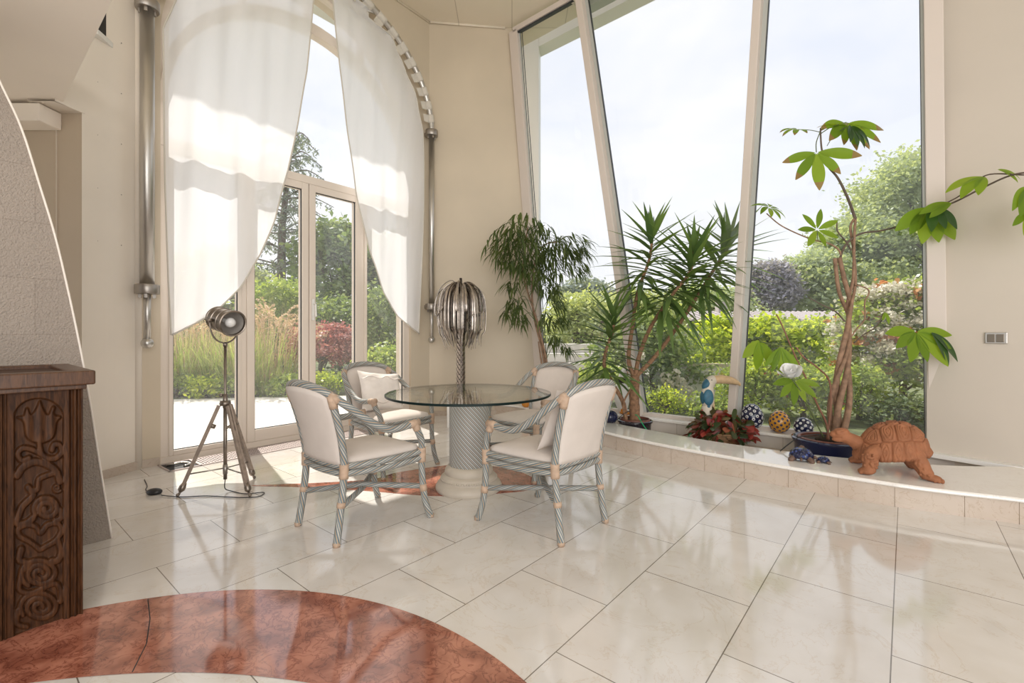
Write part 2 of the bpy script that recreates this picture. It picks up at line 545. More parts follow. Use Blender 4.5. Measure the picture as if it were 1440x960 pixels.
class MB:
    def __init__(self):
        self.v, self.f, self.uv, self.mi = [], [], [], []

    def add(self, verts, faces, uvs=None, mi=0):
        o = len(self.v)
        self.v.extend([tuple(x) for x in verts])
        for k, f in enumerate(faces):
            self.f.append(tuple(i + o for i in f))
            self.uv.append(uvs[k] if uvs else None)
            self.mi.append(mi)
        return self

    def tube(self, path, r, n=10, caps=True, mi=0, round_end=False):
        path = [V(p) for p in path]
        m = len(path)
        rs = list(r) if hasattr(r, '__len__') else [r] * m
        if len(rs) != m:
            rs = [np.interp(i / (m - 1), np.linspace(0, 1, len(rs)), rs) for i in range(m)]
        if round_end:
            a, b = (path[0] - path[1]).normalized(), (path[-1] - path[-2]).normalized()
            path = [path[0] + a * rs[0] * 0.55] + path + [path[-1] + b * rs[-1] * 0.55]
            rs = [rs[0] * 0.6] + rs + [rs[-1] * 0.6]
            m += 2
        T = []
        for i in range(m):
            t = path[min(i + 1, m - 1)] - path[max(i - 1, 0)]
            T.append(t.normalized() if t.length > 1e-9 else V((0, 0, 1)))
        a = V((0, 0, 1)) if abs(T[0].z) < 0.9 else V((1, 0, 0))
        nn = (a - T[0] * a.dot(T[0])).normalized()
        verts, L, acc = [], [], 0.0
        for i in range(m):
            if i:
                acc += (path[i] - path[i - 1]).length
                nn = nn - T[i] * nn.dot(T[i])
                nn = nn.normalized() if nn.length > 1e-6 else T[i].orthogonal().normalized()
            b = T[i].cross(nn)
            L.append(acc)
            for k in range(n):
                an = 2 * PI * k / n
                verts.append(path[i] + (nn * math.cos(an) + b * math.sin(an)) * rs[i])
        faces, uvs = [], []
        for i in range(m - 1):
            for k in range(n):
                k2 = (k + 1) % n
                faces.append((i * n + k, i * n + k2, (i + 1) * n + k2, (i + 1) * n + k))
                u0, u1 = k / n, (k + 1) / n
                uvs.append(((u0, L[i]), (u1, L[i]), (u1, L[i + 1]), (u0, L[i + 1])))
        if caps:
            faces.append(tuple(range(n - 1, -1, -1))); uvs.append(None)
            faces.append(tuple((m - 1) * n + k for k in range(n))); uvs.append(None)
        return self.add(verts, faces, uvs, mi)

    def lathe(self, prof, n=32, c=(0, 0, 0), mi=0, cap=True, sq=None):
        c = V(c)
        m = len(prof)
        verts, faces, uvs = [], [], []
        L = [0]
        for i in range(1, m):
            L.append(L[-1] + math.hypot(prof[i][0] - prof[i - 1][0], prof[i][1] - prof[i - 1][1]))
        for (r, z) in prof:
            for k in range(n):
                a = 2 * PI * k / n
                verts.append(c + V((r * math.cos(a), r * math.sin(a), z)))
        for i in range(m - 1):
            for k in range(n):
                k2 = (k + 1) % n
                faces.append((i * n + k, i * n + k2, (i + 1) * n + k2, (i + 1) * n + k))
                u0, u1 = k / n, (k + 1) / n
                uvs.append(((u0, L[i]), (u1, L[i]), (u1, L[i + 1]), (u0, L[i + 1])))
        if cap:
            faces.append(tuple(range(n - 1, -1, -1))); uvs.append(None)
            faces.append(tuple((m - 1) * n + k for k in range(n))); uvs.append(None)
        return self.add(verts, faces, uvs, mi)

    def hexa(self, p, mi=0):
        """8 corners: bottom 4 counter-clockwise then top 4"""
        return self.add(p, [(3, 2, 1, 0), (4, 5, 6, 7), (0, 1, 5, 4), (1, 2, 6, 5), (2, 3, 7, 6), (3, 0, 4, 7)], None, mi)

    def box(self, c, s, rz=0.0, M=None, mi=0):
        hx, hy, hz = s[0] / 2, s[1] / 2, s[2] / 2
        p = [V((a * hx, b * hy, d * hz)) for d in (-1, 1) for a, b in ((-1, -1), (1, -1), (1, 1), (-1, 1))]
        R = M or Matrix.Rotation(rz, 3, 'Z')
        return self.hexa([R @ q + V(c) for q in p], mi)

    def prism(self, poly, z0, z1, mi=0):
        n = len(poly)
        area2 = sum(poly[i][0] * poly[(i + 1) % n][1] - poly[(i + 1) % n][0] * poly[i][1] for i in range(n))
        if area2 < 0:
            poly = list(reversed(poly))
        vs = [(p[0], p[1], z0) for p in poly] + [(p[0], p[1], z1) for p in poly]
        fs = [tuple(range(n - 1, -1, -1)), tuple(range(n, 2 * n))]
        fs += [(i, (i + 1) % n, n + (i + 1) % n, n + i) for i in range(n)]
        return self.add(vs, fs, None, mi)

    def ball(self, c, r, seg=20, rings=12, mi=0, R=None):
        r = V(r) if hasattr(r, '__len__') else V((r, r, r))
        c = V(c)
        vs, fs = [], []
        for i in range(rings + 1):
            th = PI * i / rings
            for k in range(seg):
                a = 2 * PI * k / seg
                q = V((r.x * math.sin(th) * math.cos(a), r.y * math.sin(th) * math.sin(a), -r.z * math.cos(th)))
                vs.append((R @ q if R else q) + c)
        uvs = []
        for i in range(rings):
            for k in range(seg):
                k2 = (k + 1) % seg
                fs.append((i * seg + k, i * seg + k2, (i + 1) * seg + k2, (i + 1) * seg + k))
                u0, u1 = k / seg, (k + 1) / seg
                uvs.append(((u0, i / rings), (u1, i / rings), (u1, (i + 1) / rings), (u0, (i + 1) / rings)))
        return self.add(vs, fs, uvs, mi)

    def blade(self, base, d, length, width, droop=0.3, n=6, fold=0.25, mi=0, shape='lance', side=None, twist=0.0):
        """one curved leaf: d start direction, droop bends it to the ground"""
        base, d = V(base), V(d).normalized()
        side = V(side) if side is not None else d.cross(V((0, 0, 1)))
        if side.length < 1e-3:
            side = V((random.uniform(-1, 1), random.uniform(-1, 1), 0))
        side.normalize()
        vs, fs = [], []
        p = base.copy()
        cur = d.copy()
        st = length / n
        for i in range(n + 1):
            x = i / n
            if shape == 'lance':
                w = width * min(1.0, 0.45 + x * 3.0) * (1 - max(0, x - 0.35) / 0.65) ** 0.85
            elif shape == 'ellipse':
                w = width * math.sin(PI * min(1, 0.04 + x * 0.96) ** 1.15) ** 0.8 if 0 < x < 1 else width * 0.06
            else:
                w = width * (1 - x) ** 0.6
            w = max(w, width * 0.02) / 2
            up = side.cross(cur).normalized()
            s2 = side
            if twist:
                s2 = (Matrix.Rotation(twist * x, 3, cur) @ side)
            vs += [p - s2 * w + up * w * fold, p, p + s2 * w + up * w * fold]
            cur = (cur + V((0, 0, -1)) * droop / n).normalized()
            p = p + cur * st
        for i in range(n):
            a = i * 3
            fs += [(a, a + 1, a + 4, a + 3), (a + 1, a + 2, a + 5, a + 4)]
        return self.add(vs, fs, None, mi)

    def cards(self, cen, size, aspect=0.5, up=None, mi=0, jit=0.35, droop=0.0):
        """many small leaves: centres (N,3), each one folded diamond"""
        cen = np.asarray(cen, float)
        N = len(cen)
        a = RNG.normal(size=(N, 3)); a[:, 2] = a[:, 2] * 0.6 - droop
        a /= np.linalg.norm(a, axis=1)[:, None]
        b = RNG.normal(size=(N, 3))
        if up is not None:
            b = np.cross(a, np.asarray(up, float) + 0.6 * b)
        else:
            b = np.cross(a, b)
        b /= np.linalg.norm(b, axis=1)[:, None] + 1e-9
        s = size * (1 + jit * RNG.uniform(-1, 1, size=(N, 1)))
        tip, tail = cen + a * s * 0.5, cen - a * s * 0.5
        l, r = cen + b * s * aspect * 0.5, cen - b * s * aspect * 0.5
        vs = np.stack([tail, r, tip, l], 1).reshape(-1, 3)
        o = len(self.v)
        self.v.extend(map(tuple, vs.tolist()))
        for i in range(N):
            k = o + 4 * i
            self.f.append((k, k + 1, k + 2, k + 3))
        self.uv.extend([None] * N)
        self.mi.extend([mi] * N)
        return self

    def build(self, name, mats, parent=None, org=None, smooth=True, bevel=0.0, auto=None):
        me = bpy.data.meshes.new(name)
        vs = self.v
        if org is not None:
            ox, oy, oz = org
            vs = [(x - ox, y - oy, z - oz) for x, y, z in vs]
        me.from_pydata(vs, [], self.f)
        if any(u is not None for u in self.uv):
            ul = me.uv_layers.new(name='UVMap')
            dat = []
            for f, u in zip(self.f, self.uv):
                if u is None:
                    dat.extend([0.0, 0.0] * len(f))
                else:
                    for q in u:
                        dat.extend(q)
            ul.data.foreach_set('uv', dat)
        ms = mats if isinstance(mats, (list, tuple)) else [mats]
        for m in ms:
            me.materials.append(m)
        if len(ms) > 1:
            me.polygons.foreach_set('material_index', self.mi)
        me.polygons.foreach_set('use_smooth', [bool(smooth)] * len(me.polygons))
        me.update()
        o = bpy.data.objects.new(name, me)
        C.objects.link(o)
        if parent is not None:
            o.parent = parent
        if bevel:
            b = o.modifiers.new('bevel', 'BEVEL')
            b.width = bevel
            b.segments = 2
            b.limit_method = 'ANGLE'
        if auto is not None and smooth:
            me.set_sharp_from_angle(angle=math.radians(auto))
        return o


def tag(o, label=None, cat=None, group=None, kind=None):
    if label: o['label'] = label
    if cat: o['category'] = cat
    if group: o['group'] = group
    if kind: o['kind'] = kind
    return o


def thing(name, label, cat, loc=(0, 0, 0), rz=0.0, group=None):
    o = bpy.data.objects.new(name, None)
    o.empty_display_size = 0.1
    C.objects.link(o)
    o.location = loc
    o.rotation_euler = (0, 0, rz)
    return tag(o, label, cat, group)


def struct(name, mb, m, parent=None, **k):
    o = mb.build(name, m, parent, **k)
    if parent is None:
        o['kind'] = 'structure'
    return o


def dup(root, loc, rz, label=None, group=None):
    r = root.copy(); C.objects.link(r); r.location = loc; r.rotation_euler = (0, 0, rz)
    if label: r['label'] = label
    if group: r['group'] = group
    for ch in list(root.children):
        c = ch.copy(); C.objects.link(c); c.parent = r
        for g in list(ch.children):
            d = g.copy(); C.objects.link(d); d.parent = c
    return r


def spl(pts, n=6, closed=False):
    """Catmull-Rom through points"""
    P_ = [V(p) for p in pts]
    m = len(P_)
    out = []
    rng = range(m if closed else m - 1)
    for i in rng:
        if closed:
            p0, p1, p2, p3 = P_[(i - 1) % m], P_[i], P_[(i + 1) % m], P_[(i + 2) % m]
        else:
            p0, p1, p2, p3 = P_[max(i - 1, 0)], P_[i], P_[i + 1], P_[min(i + 2, m - 1)]
        for k in range(n):
            t = k / n
            out.append(0.5 * ((2 * p1) + (p2 - p0) * t + (2 * p0 - 5 * p1 + 4 * p2 - p3) * t * t + (3 * p1 - p0 - 3 * p2 + p3) * t ** 3))
    if not closed:
        out.append(P_[-1])
    return out
# ================================================================ THE SETTING
CEIL_Z = 5.6

# floor
mb = MB()
mb.prism([(-7, -5), (6.5, -5), (6.5, 3.4), (3.9, 3.75), (0.2, 7.1), (-1.1, 6.8), (-3.2, 4.16), (-3.3, 4.05), (-7, 4.05)], -0.1, 0.0)
struct('floor', mb, FLOOR, smooth=False)

# red marble inlays
mb = MB()
c0, R0 = V((-1.14, 0.61)), 1.523
c1, R1 = V((-1.14, -0.62)), 2.23
n = 80
for i in range(n):
    q = []
    for k in (i, i + 1):
        x = -2.62 + 2.96 * k / n
        zo = c0.y + math.sqrt(max(0, R0 ** 2 - (x - c0.x) ** 2))
        zi = min(zo, c1.y + math.sqrt(max(0, R1 ** 2 - (x - c1.x) ** 2)))
        q.append((x, zi, zo))
    a, b = q
    mb.add([(a[0], a[1], .0015), (b[0], b[1], .0015), (b[0], b[2], .0015), (a[0], a[2], .0015)], [(0, 1, 2, 3)])
struct('floor_inlay', mb, RED, smooth=False)
mb = MB()
lens = spl([(-2.0, 3.6, 0), (-1.49, 3.67, 0), (-1.12, 3.76, 0), (-0.95, 3.95, 0), (-0.51, 4.18, 0), (-0.15, 4.12, 0), (0.09, 3.93, 0), (0.2, 3.7, 0), (0.17, 3.52, 0), (-0.1, 3.42, 0), (-0.49, 3.365, 0), (-0.75, 3.4, 0), (-1.0, 3.46, 0), (-1.5, 3.555, 0)], 5, True)
mb.prism([(p.x, p.y) for p in lens], -0.01, 0.0015)
struct('floor_inlay', mb, RED, smooth=False)
# joints in the big inlay
mb = MB()
for pts in ([(208, 843), (211, 870), (206, 905), (186, 945)],):
    mb.tube([FL(x, y, 0.0005) for x, y in pts], 0.0022, 6)
struct('floor_joint', mb, DARKVOID)

# ---- left wall with the arched opening
HT0, HT1 = 0.0, 2.84
HC, HH = (HT0 + HT1) / 2, (HT1 - HT0) / 2
SPRING, CROWN = 3.85, 5.15


def arch_z(t, half=HH, spring=SPRING, crown=CROWN):
    q = max(0.0, 1 - ((t - HC) / half) ** 2)
    return spring + (crown - spring) * math.sqrt(q)


def wall_with_arch():
    mb = MB()
    T = 0.32
    ts = [HC - HH * math.cos(PI * i / 40) for i in range(41)]
    T0, T1 = -0.16, 3.20
    def quad(a, b, c, d): mb.add([a, b, c, d], [(0, 1, 2, 3)])
    for d, fl in ((0.0, False), (T, True)):
        def q(ta, za, tb, zb, tc, zc, td, zd):
            v = [LW(ta, d, za), LW(tb, d, zb), LW(tc, d, zc), LW(td, d, zd)]
            quad(*(v[::-1] if fl else v))
        q(T0, 0, HT0, 0, HT0, CEIL_Z, T0, CEIL_Z)
        q(HT1, 0, T1, 0, T1, CEIL_Z, HT1, CEIL_Z)
        for i in range(40):
            q(ts[i], arch_z(ts[i]), ts[i + 1], arch_z(ts[i + 1]), ts[i + 1], CEIL_Z, ts[i], CEIL_Z)
    prof = [(HT0, 0)] + [(t, arch_z(t)) for t in ts] + [(HT1, 0)]
    for i in range(len(prof) - 1):
        a, b = prof[i], prof[i + 1]
        quad(LW(a[0], 0, a[1]), LW(a[0], T, a[1]), LW(b[0], T, b[1]), LW(b[0], 0, b[1]))
    quad(LW(T0, 0, 0), LW(T0, 0, CEIL_Z), LW(T0, T, CEIL_Z), LW(T0, T, 0))
    return struct('wall_left', mb, WALL, smooth=False)


wall_with_arch()

# pier of light panels left of the arch, bowed
mb = MB()
pts = spl([(-3.33, 3.42, 0), (-3.30, 3.60, 0), (-3.27, 3.8, 0), (-3.232, 3.98, 0), (-3.222, 4.03, 0)], 5)
for i in range(len(pts) - 1):
    a, b = pts[i], pts[i + 1]
    z0 = 0.0 if a.y >= 3.58 else 2.86
    mb.add([(a.x, a.y, z0), (b.x, b.y, z0), (b.x, b.y, CEIL_Z), (a.x, a.y, CEIL_Z)], [(3, 2, 1, 0)])
    mb.add([(a.x - .2, a.y, z0), (b.x - .2, b.y, z0), (b.x - .2, b.y, CEIL_Z), (a.x - .2, a.y, CEIL_Z)], [(0, 1, 2, 3)])
mb.add([(-3.34, 3.42, 2.86), (-3.54, 3.42, 2.86), (-3.5, 3.62, 2.86), (-3.29, 3.62, 2.86)], [(0, 1, 2, 3)])
struct('wall_pier', mb, WALLL, auto=30)
mb = MB()
for y0 in (3.72, 3.9):
    for z in np.arange(1.9, 5.2, 0.42):
        mb.ball((-3.285 + (y0 - 3.72) * 0.22, y0, z), 0.004, 8, 6)
struct('trim_3', mb, STEEL_D)
# round corner bead between pier and pilaster
mb = MB()
mb.tube([(-3.225, 4.045, 0), (-3.225, 4.045, CEIL_Z)], 0.03, 14)
struct('trim_1', mb, WALLL)
# small slot in the pier high up
sl = thing('wall_niche', 'small dark slot with a pale sill high in the wall left of the curtains', 'niche', (-3.28, 3.74, 3.55))
mb = MB(); mb.box((0, 0, 0.14), (0.03, 0.16, 0.30), 0.17)
mb.build('recess', DARKVOID, sl, smooth=False)  # solid block coloured dark as the shade inside the slot
mb = MB(); mb.box((0.012, 0, -0.03), (0.05, 0.18, 0.04), 0.17)
mb.build('sill', WHITE, sl, smooth=False)

# recess wall and lowered soffit
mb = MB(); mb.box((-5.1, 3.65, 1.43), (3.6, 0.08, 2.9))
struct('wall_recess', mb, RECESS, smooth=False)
mb = MB(); mb.prism([(-3.34, 3.49), (-2.05, 2.41), (-0.9, 1.42), (-0.9, 0.2), (-6.5, 0.2), (-6.5, 4.05), (-3.5, 4.05), (-3.5, 3.62), (-3.34, 3.6)], 2.88, 3.1)
struct('ceiling_soffit', mb, SOFF, smooth=False)
mb = MB(); mb.box((-3.83, 3.52, 2.79), (0.74, 0.18, 0.13))
struct('trim_2', mb, SOFF, smooth=False, bevel=0.01)

# skirting of the pier
mb = MB()
for i in range(len(pts) - 1):
    a, b = pts[i], pts[i + 1]
    if a.y < 3.58: continue
    mb.add([(a.x + .014, a.y, 0), (b.x + .014, b.y, 0), (b.x + .014, b.y, .07), (a.x + .014, a.y, .07), (a.x - .02, a.y, .07), (b.x - .02, b.y, .07)], [(3, 2, 1, 0), (2, 3, 4, 5)])
v = [LW(-0.17, -.015, 0), LW(-0.01, -.015, 0), LW(-0.01, .01, 0), LW(-0.17, .01, 0)]
mb.hexa(v + [q + V((0, 0, .07)) for q in v])
struct('baseboard_left', mb, LEDGE_FACE, smooth=False)

# ---- back wall between the two windows (right edge follows the leaning jamb)
e0, e1 = RWP(762, 560), RWP(720, 45)
yb = lambda x: 6.68 + (x + 1.175) * 0.115
mb = MB()
n = 12
for i in range(n):
    za, zb = CEIL_Z * i / n, CEIL_Z * (i + 1) / n
    xa = e0.x + (e1.x - e0.x) * (za - e0.z) / (e1.z - e0.z)
    xb = e0.x + (e1.x - e0.x) * (zb - e0.z) / (e1.z - e0.z)
    A_, B_ = -1.185, 0
    mb.add([(A_, yb(A_), za), (xa, yb(xa), za), (xb, yb(xb), zb), (A_, yb(A_), zb)], [(0, 1, 2, 3)])
    mb.add([(xa, yb(xa), za), (xa + .12, yb(xa) + .4, za), (xb + .12, yb(xb) + .4, zb), (xb, yb(xb), zb)], [(0, 1, 2, 3)])
    mb.add([(A_, yb(A_) + .4, za), (xa + .12, yb(xa) + .4, za), (xb + .12, yb(xb) + .4, zb), (A_, yb(A_) + .4, zb)], [(3, 2, 1, 0)])
struct('wall_back', mb, WALL, smooth=False)
mb = MB(); mb.hexa([V((-1.17, 6.665, 0)), V((-0.12, 6.785, 0)), V((-0.12, 6.83, 0)), V((-1.17, 6.72, 0)), V((-1.17, 6.665, .07)), V((-0.12, 6.785, .07)), V((-0.12, 6.83, .07)), V((-1.17, 6.72, .07))])
struct('baseboard_back', mb, LEDGE_FACE, smooth=False)

# ---- right wall, gently rounded towards the window
mb = MB()
mb.add([(4.0, 4.35, 0), (6.5, 4.1, 0), (6.5, 4.1, CEIL_Z), (4.0, 4.35, CEIL_Z)], [(0, 1, 2, 3)])
wp = [V((3.535, 4.0, 0)).lerp(V((5.6, 1.15, 0)), i / 24) for i in range(25)]
for i in range(len(wp) - 1):
    a, b = wp[i], wp[i + 1]
    mb.add([(a.x, a.y, 0), (b.x, b.y, 0), (b.x, b.y, CEIL_Z), (a.x, a.y, CEIL_Z)], [(0, 1, 2, 3)])
mb.add([(3.535, 4.0, 0), (4.0, 4.35, 0), (4.0, 4.35, CEIL_Z), (3.535, 4.0, CEIL_Z)], [(3, 2, 1, 0)])
struct('wall_right', mb, WALLR, auto=60)

# ---- ceiling
mb = MB()
mb.prism([(-6.6, -5), (6.6, -5), (6.6, 3.3), (3.75, 4.0), (0.05, 7.35), (-1.1, 7.1), (-3.35, 4.3), (-6.6, 4.3)], CEIL_Z, CEIL_Z + 0.25)
struct('ceiling', mb, CEIL, smooth=False)
mb = MB()
sh = RWS(0, 5.02, 5.44)
for (d0, d1, z0, z1) in ((4.86, 5.12, 5.50, 5.60), (4.94, 5.12, 5.44, 5.50)):
    a, b = -0.35, 5.06
    v = [RWS(-1.0, d0, z0), RWS(-1.0, d1, z0), RWS(3.40, d1, z0), RWS(3.40, d0, z0)]
    mb.hexa(v[::-1] + [q + V((0, 0, z1 - z0)) for q in v[::-1]])
struct('trim_4', mb, CEIL, smooth=False)
mb = MB()
ln = [LW(3.17, -0.01, 5.59), LW(0.0, -0.01, 5.59)]
mb.tube(ln, 0.016, 8)
mb.tube([(-1.16, 6.66, 5.59), (-0.1, 6.79, 5.59)], 0.016, 8)
struct('trim_5', mb, CEIL)

# ================================================================ WINDOW 1: arched glazing with the terrace door
W1 = thing('window_1', None, None)
W1['kind'] = 'structure'
FD0, FD1 = 0.04, 0.13


def lbar(t0, t1, z0, z1, d0=FD0, d1=FD1, mb=None):
    mb = mb or MB()
    v = [LW(t0, d0, z0), LW(t1, d0, z0), LW(t1, d1, z0), LW(t0, d1, z0)]
    mb.hexa(v + [q + V((0, 0, z1 - z0)) for q in v])
    return mb


def arch_band(half0, s0, c0_, half1, s1, c1_, d0, d1, zmin):
    """band between two half ellipses"""
    mb = MB()
    n = 36
    rows = []
    for i in range(n + 1):
        a = PI * i / n
        ca, sa = -math.cos(a), math.sin(a)
        i_ = (HC + half0 * ca, s0 + (c0_ - s0) * sa)
        o_ = (HC + half1 * ca, s1 + (c1_ - s1) * sa)
        rows.append((i_, o_))
    for i in range(n):
        (ia, oa), (ib, ob) = rows[i], rows[i + 1]
        v = [LW(ia[0], d0, ia[1]), LW(ib[0], d0, ib[1]), LW(ib[0], d1, ib[1]), LW(ia[0], d1, ia[1]),
             LW(oa[0], d0, oa[1]), LW(ob[0], d0, ob[1]), LW(ob[0], d1, ob[1]), LW(oa[0], d1, oa[1])]
        mb.add(v, [(3, 2, 1, 0), (4, 5, 6, 7), (0, 1, 5, 4), (2, 3, 7, 6)])
    return mb


f = arch_band(HH - 0.07, SPRING, CROWN - 0.07, HH, SPRING, CROWN, FD0, FD1, 0)
lbar(HT0, HT0 + .07, 0, SPRING, mb=f)
lbar(HT1 - .07, HT1, 0, SPRING, mb=f)
f.build('window_frame', FRAME, W1, smooth=False)
struct('sill', lbar(HT0, HT1, 0.0, 0.055, 0.02, 0.16), FRAME, W1, smooth=False)
struct('transom', lbar(HT0, HT1, 2.86, 2.95, 0.03, 0.14), FRAME, W1, smooth=False, bevel=.008)
struct('arch_bar', arch_band(HH - 0.06, 3.25, 4.58, HH - 0.0, 3.29, 4.70, 0.03, 0.14, 0), FRAME, W1, smooth=False)
for t, w in ((0.715, 0.05), (2.10, 0.05)):
    lbar(t - w / 2, t + w / 2, 0, 2.9).build('post', FRAME, W1, smooth=False, bevel=.006)
for t in (0.715, 1.41, 2.10):
    lbar(t - .022, t + .022, 4.64 - abs(t - HC) * .25, arch_z(t) - .03).build('upper_mullion', FRAME, W1, smooth=False)


def sash(t0, t1, z0, z1, w, wb, name):
    """one glazed leaf: stiles, rails, a gasket line and its pane"""
    mb = MB()
    lbar(t0, t0 + w, z0, z1, .03, .12, mb); lbar(t1 - w, t1, z0, z1, .03, .12, mb)
    lbar(t0 + w, t1 - w, z0, z0 + wb, .03, .12, mb); lbar(t0 + w, t1 - w, z1 - w, z1, .03, .12, mb)
    o = mb.build(name, FRAME, W1, smooth=False, bevel=.005)
    g = MB()
    e = .007
    lbar(t0 + w, t0 + w + e, z0 + wb, z1 - w, .045, .06, g); lbar(t1 - w - e, t1 - w, z0 + wb, z1 - w, .045, .06, g)
    lbar(t0 + w, t1 - w, z0 + wb, z0 + wb + e, .045, .06, g); lbar(t0 + w, t1 - w, z1 - w - e, z1 - w, .045, .06, g)
    g.build('gasket', GASKET, o, smooth=False)
    p = MB()
    p.add([LW(t0 + w, .075, z0 + wb), LW(t1 - w, .075, z0 + wb), LW(t1 - w, .075, z1 - w), LW(t0 + w, .075, z1 - w)], [(0, 1, 2, 3)])
    p.build('pane', GLASS, o, smooth=False)
    return o


sash(0.07, 0.69, 0.055, 2.86, 0.035, 0.045, 'side_light')
dl = sash(0.74, 1.395, 0.055, 2.86, 0.075, 0.12, 'door_leaf')
dr = sash(1.405, 2.075, 0.055, 2.86, 0.075, 0.12, 'door_leaf')
sash(2.125, 2.77, 0.055, 2.86, 0.04, 0.06, 'side_light')
h = MB()
lbar(1.425, 1.45, 1.32, 1.56, 0.0, 0.03, h)
h.tube([LW(1.437, -0.005, 1.50), LW(1.437, -0.045, 1.50), LW(1.437, -0.05, 1.36)], 0.010, 10)
h.build('handle', WHITE, dr, bevel=.004)
# upper panes
for k, (ta, tb) in enumerate(((0.07, 0.715), (0.715, 1.41), (1.41, 2.10), (2.10, 2.77))):
    p = MB()
    ts = np.linspace(ta, tb, 9)
    for i in range(8):
        p.add([LW(ts[i], .085, 2.95), LW(ts[i + 1], .085, 2.95), LW(ts[i + 1], .085, arch_z(ts[i + 1]) - .04), LW(ts[i], .085, arch_z(ts[i]) - .04)], [(0, 1, 2, 3)])
    p.build('pane', GLASS, W1, smooth=False)

# grille in the floor in front of the door
def floor_grille():
    g = thing('floor_grille', None, None); g['kind'] = 'structure'
    mb = MB()
    for d in (-0.06, -0.10, -0.14, -0.18, -0.22, -0.26, -0.30):
        lbar(0.22, 2.75, 0.0, 0.006, d - .004, d + .004, mb)
    mb.build('bars', GRATE, g, smooth=False)
    mb = MB()
    for t in np.arange(0.22, 2.75, 0.024):
        lbar(t, t + 0.011, 0.0, 0.008, -0.31, -0.05, mb)
    mb.build('slats', GRATE, g, smooth=False)
    mb = lbar(-0.02, 2.77, -0.004, 0.002, -0.32, -0.04)
    mb.build('duct_shade', DARKVOID, g, smooth=False)  # thin dark sheet painted as the shade below the grille
    mb = MB()
    lbar(-0.03, 2.78, 0, 0.009, -0.33, -0.317, mb); lbar(-0.03, 2.78, 0, 0.009, -0.043, -0.03, mb); lbar(-0.03, -0.017, 0, 0.009, -0.33, -0.03, mb)
    lbar(0.2, 0.213, 0, 0.012, -0.33, -0.03, mb)
    mb.build('rim', GRATE, g, smooth=False)
    mb = MB(); mb.tube(spl([LW(0.02, -.1, .012), LW(.06, -.16, .02), LW(.12, -.15, .018), LW(.16, -.22, .012), LW(.1, -.27, .012)], 6), 0.012, 8)
    mb.build('duct_hose', STEEL, g)


floor_grille()

# ================================================================ WINDOW 2: great leaning glazing on the right
W2 = thing('window_2', None, None)
W2['kind'] = 'structure'


def rbar(pa, pb, w, d0, d1, up=None):
    """bar lying in the tilted window plane from point a to b; w in-plane width, depth from d0 to d1 outward"""
    mb = MB()
    a, b = V(pa), V(pb)
    n_ = (RN + V((0, 0, RK))).normalized()
    dr_ = (b - a).normalized()
    s = n_.cross(dr_).normalized() * (w / 2)
    v = [a - s + n_ * d0, a + s + n_ * d0, a + s + n_ * d1, a - s + n_ * d1]
    v2 = [q + (b - a) for q in v]
    return mb.hexa(v + v2)


def ext(pa, pb, z0, z1):
    a, b = V(pa), V(pb)
    d = (b - a) / (b.z - a.z)
    return a + d * (z0 - a.z), a + d * (z1 - a.z)


HEAD_Z = 5.47
lines = []
for (p1, p2) in (((757, 480), (724, 45)), ((875, 395), (819, 2)), ((1031, 592), (1068.5, 2)), ((1319, 620), (1312.5, 2))):
    a, b = RWP(*p1), RWP(*p2)
    lines.append(ext(a, b, 0.165, HEAD_Z + .04))
for i, (a, b) in enumerate(lines):
    w = (0.15, 0.09, 0.078, 0.12)[i]
    d0 = (-.05, -.11, -.10, -.06)[i]
    nm = ('jamb', 'mullion', 'mullion', 'jamb')[i]
    o = rbar(a, b, w, d0, 0.02).build(nm, FRAME2, W2, smooth=False, bevel=.006)
    # metal bead beside the glass
    bw = 0.045 if i in (1, 2) else .022
    off = RW * (-(w / 2 + bw / 2) if i < 3 else (w / 2 + bw / 2))
    rbar(a + off, b + off, bw, -.015 if i else -.004, .012 if i else .004).build('bead', ALU, o, smooth=False)
    off2 = RW * (-(w / 2 + bw + .003) if i < 3 else (w / 2 + bw + .003))
    rbar(a + off2, b + off2, 0.006, -.02 if i else -.003, .014 if i else .004).build('gasket', GASKET, o, smooth=False)
    if i == 0:
        for k in (0.055,):
            off = RW * (-(w / 2 + k))
            rbar(a + off, b + off, 0.008, -.004, .004).build('gasket', GASKET, o, smooth=False)
for i in range(3):
    (a0_, b0_), (a1_, b1_) = lines[i], lines[i + 1]
    MB().add([a0_, a1_, b1_, b0_], [(0, 1, 2, 3)]).build('pane', GLASS, W2, smooth=False)
    rbar(a0_ + V((0, 0, .02)), a1_ + V((0, 0, .02)), 0.04, -.04, .02).build('bottom_rail', FRAME2, W2, smooth=False)
    rbar(b0_, b1_, 0.07, -.05, .02).build('head_rail', FRAME2, W2, smooth=False)
    rbar(b0_ - V((0, 0, .05)), b1_ - V((0, 0, .05)), 0.02, -.03, .02).build('gasket', GASKET, W2, smooth=False)
# lintel face above the glass
mb = MB()
v = [RWS(3.45, 5.06, 5.44), RWS(-1.0, 5.06, 5.44), RWS(-1.0, 5.40, 5.50), RWS(3.45, 5.40, 5.50)]
mb.hexa(v + [q + V((0, 0, .2)) for q in v])
struct('wall_lintel', mb, WALLR, smooth=False)
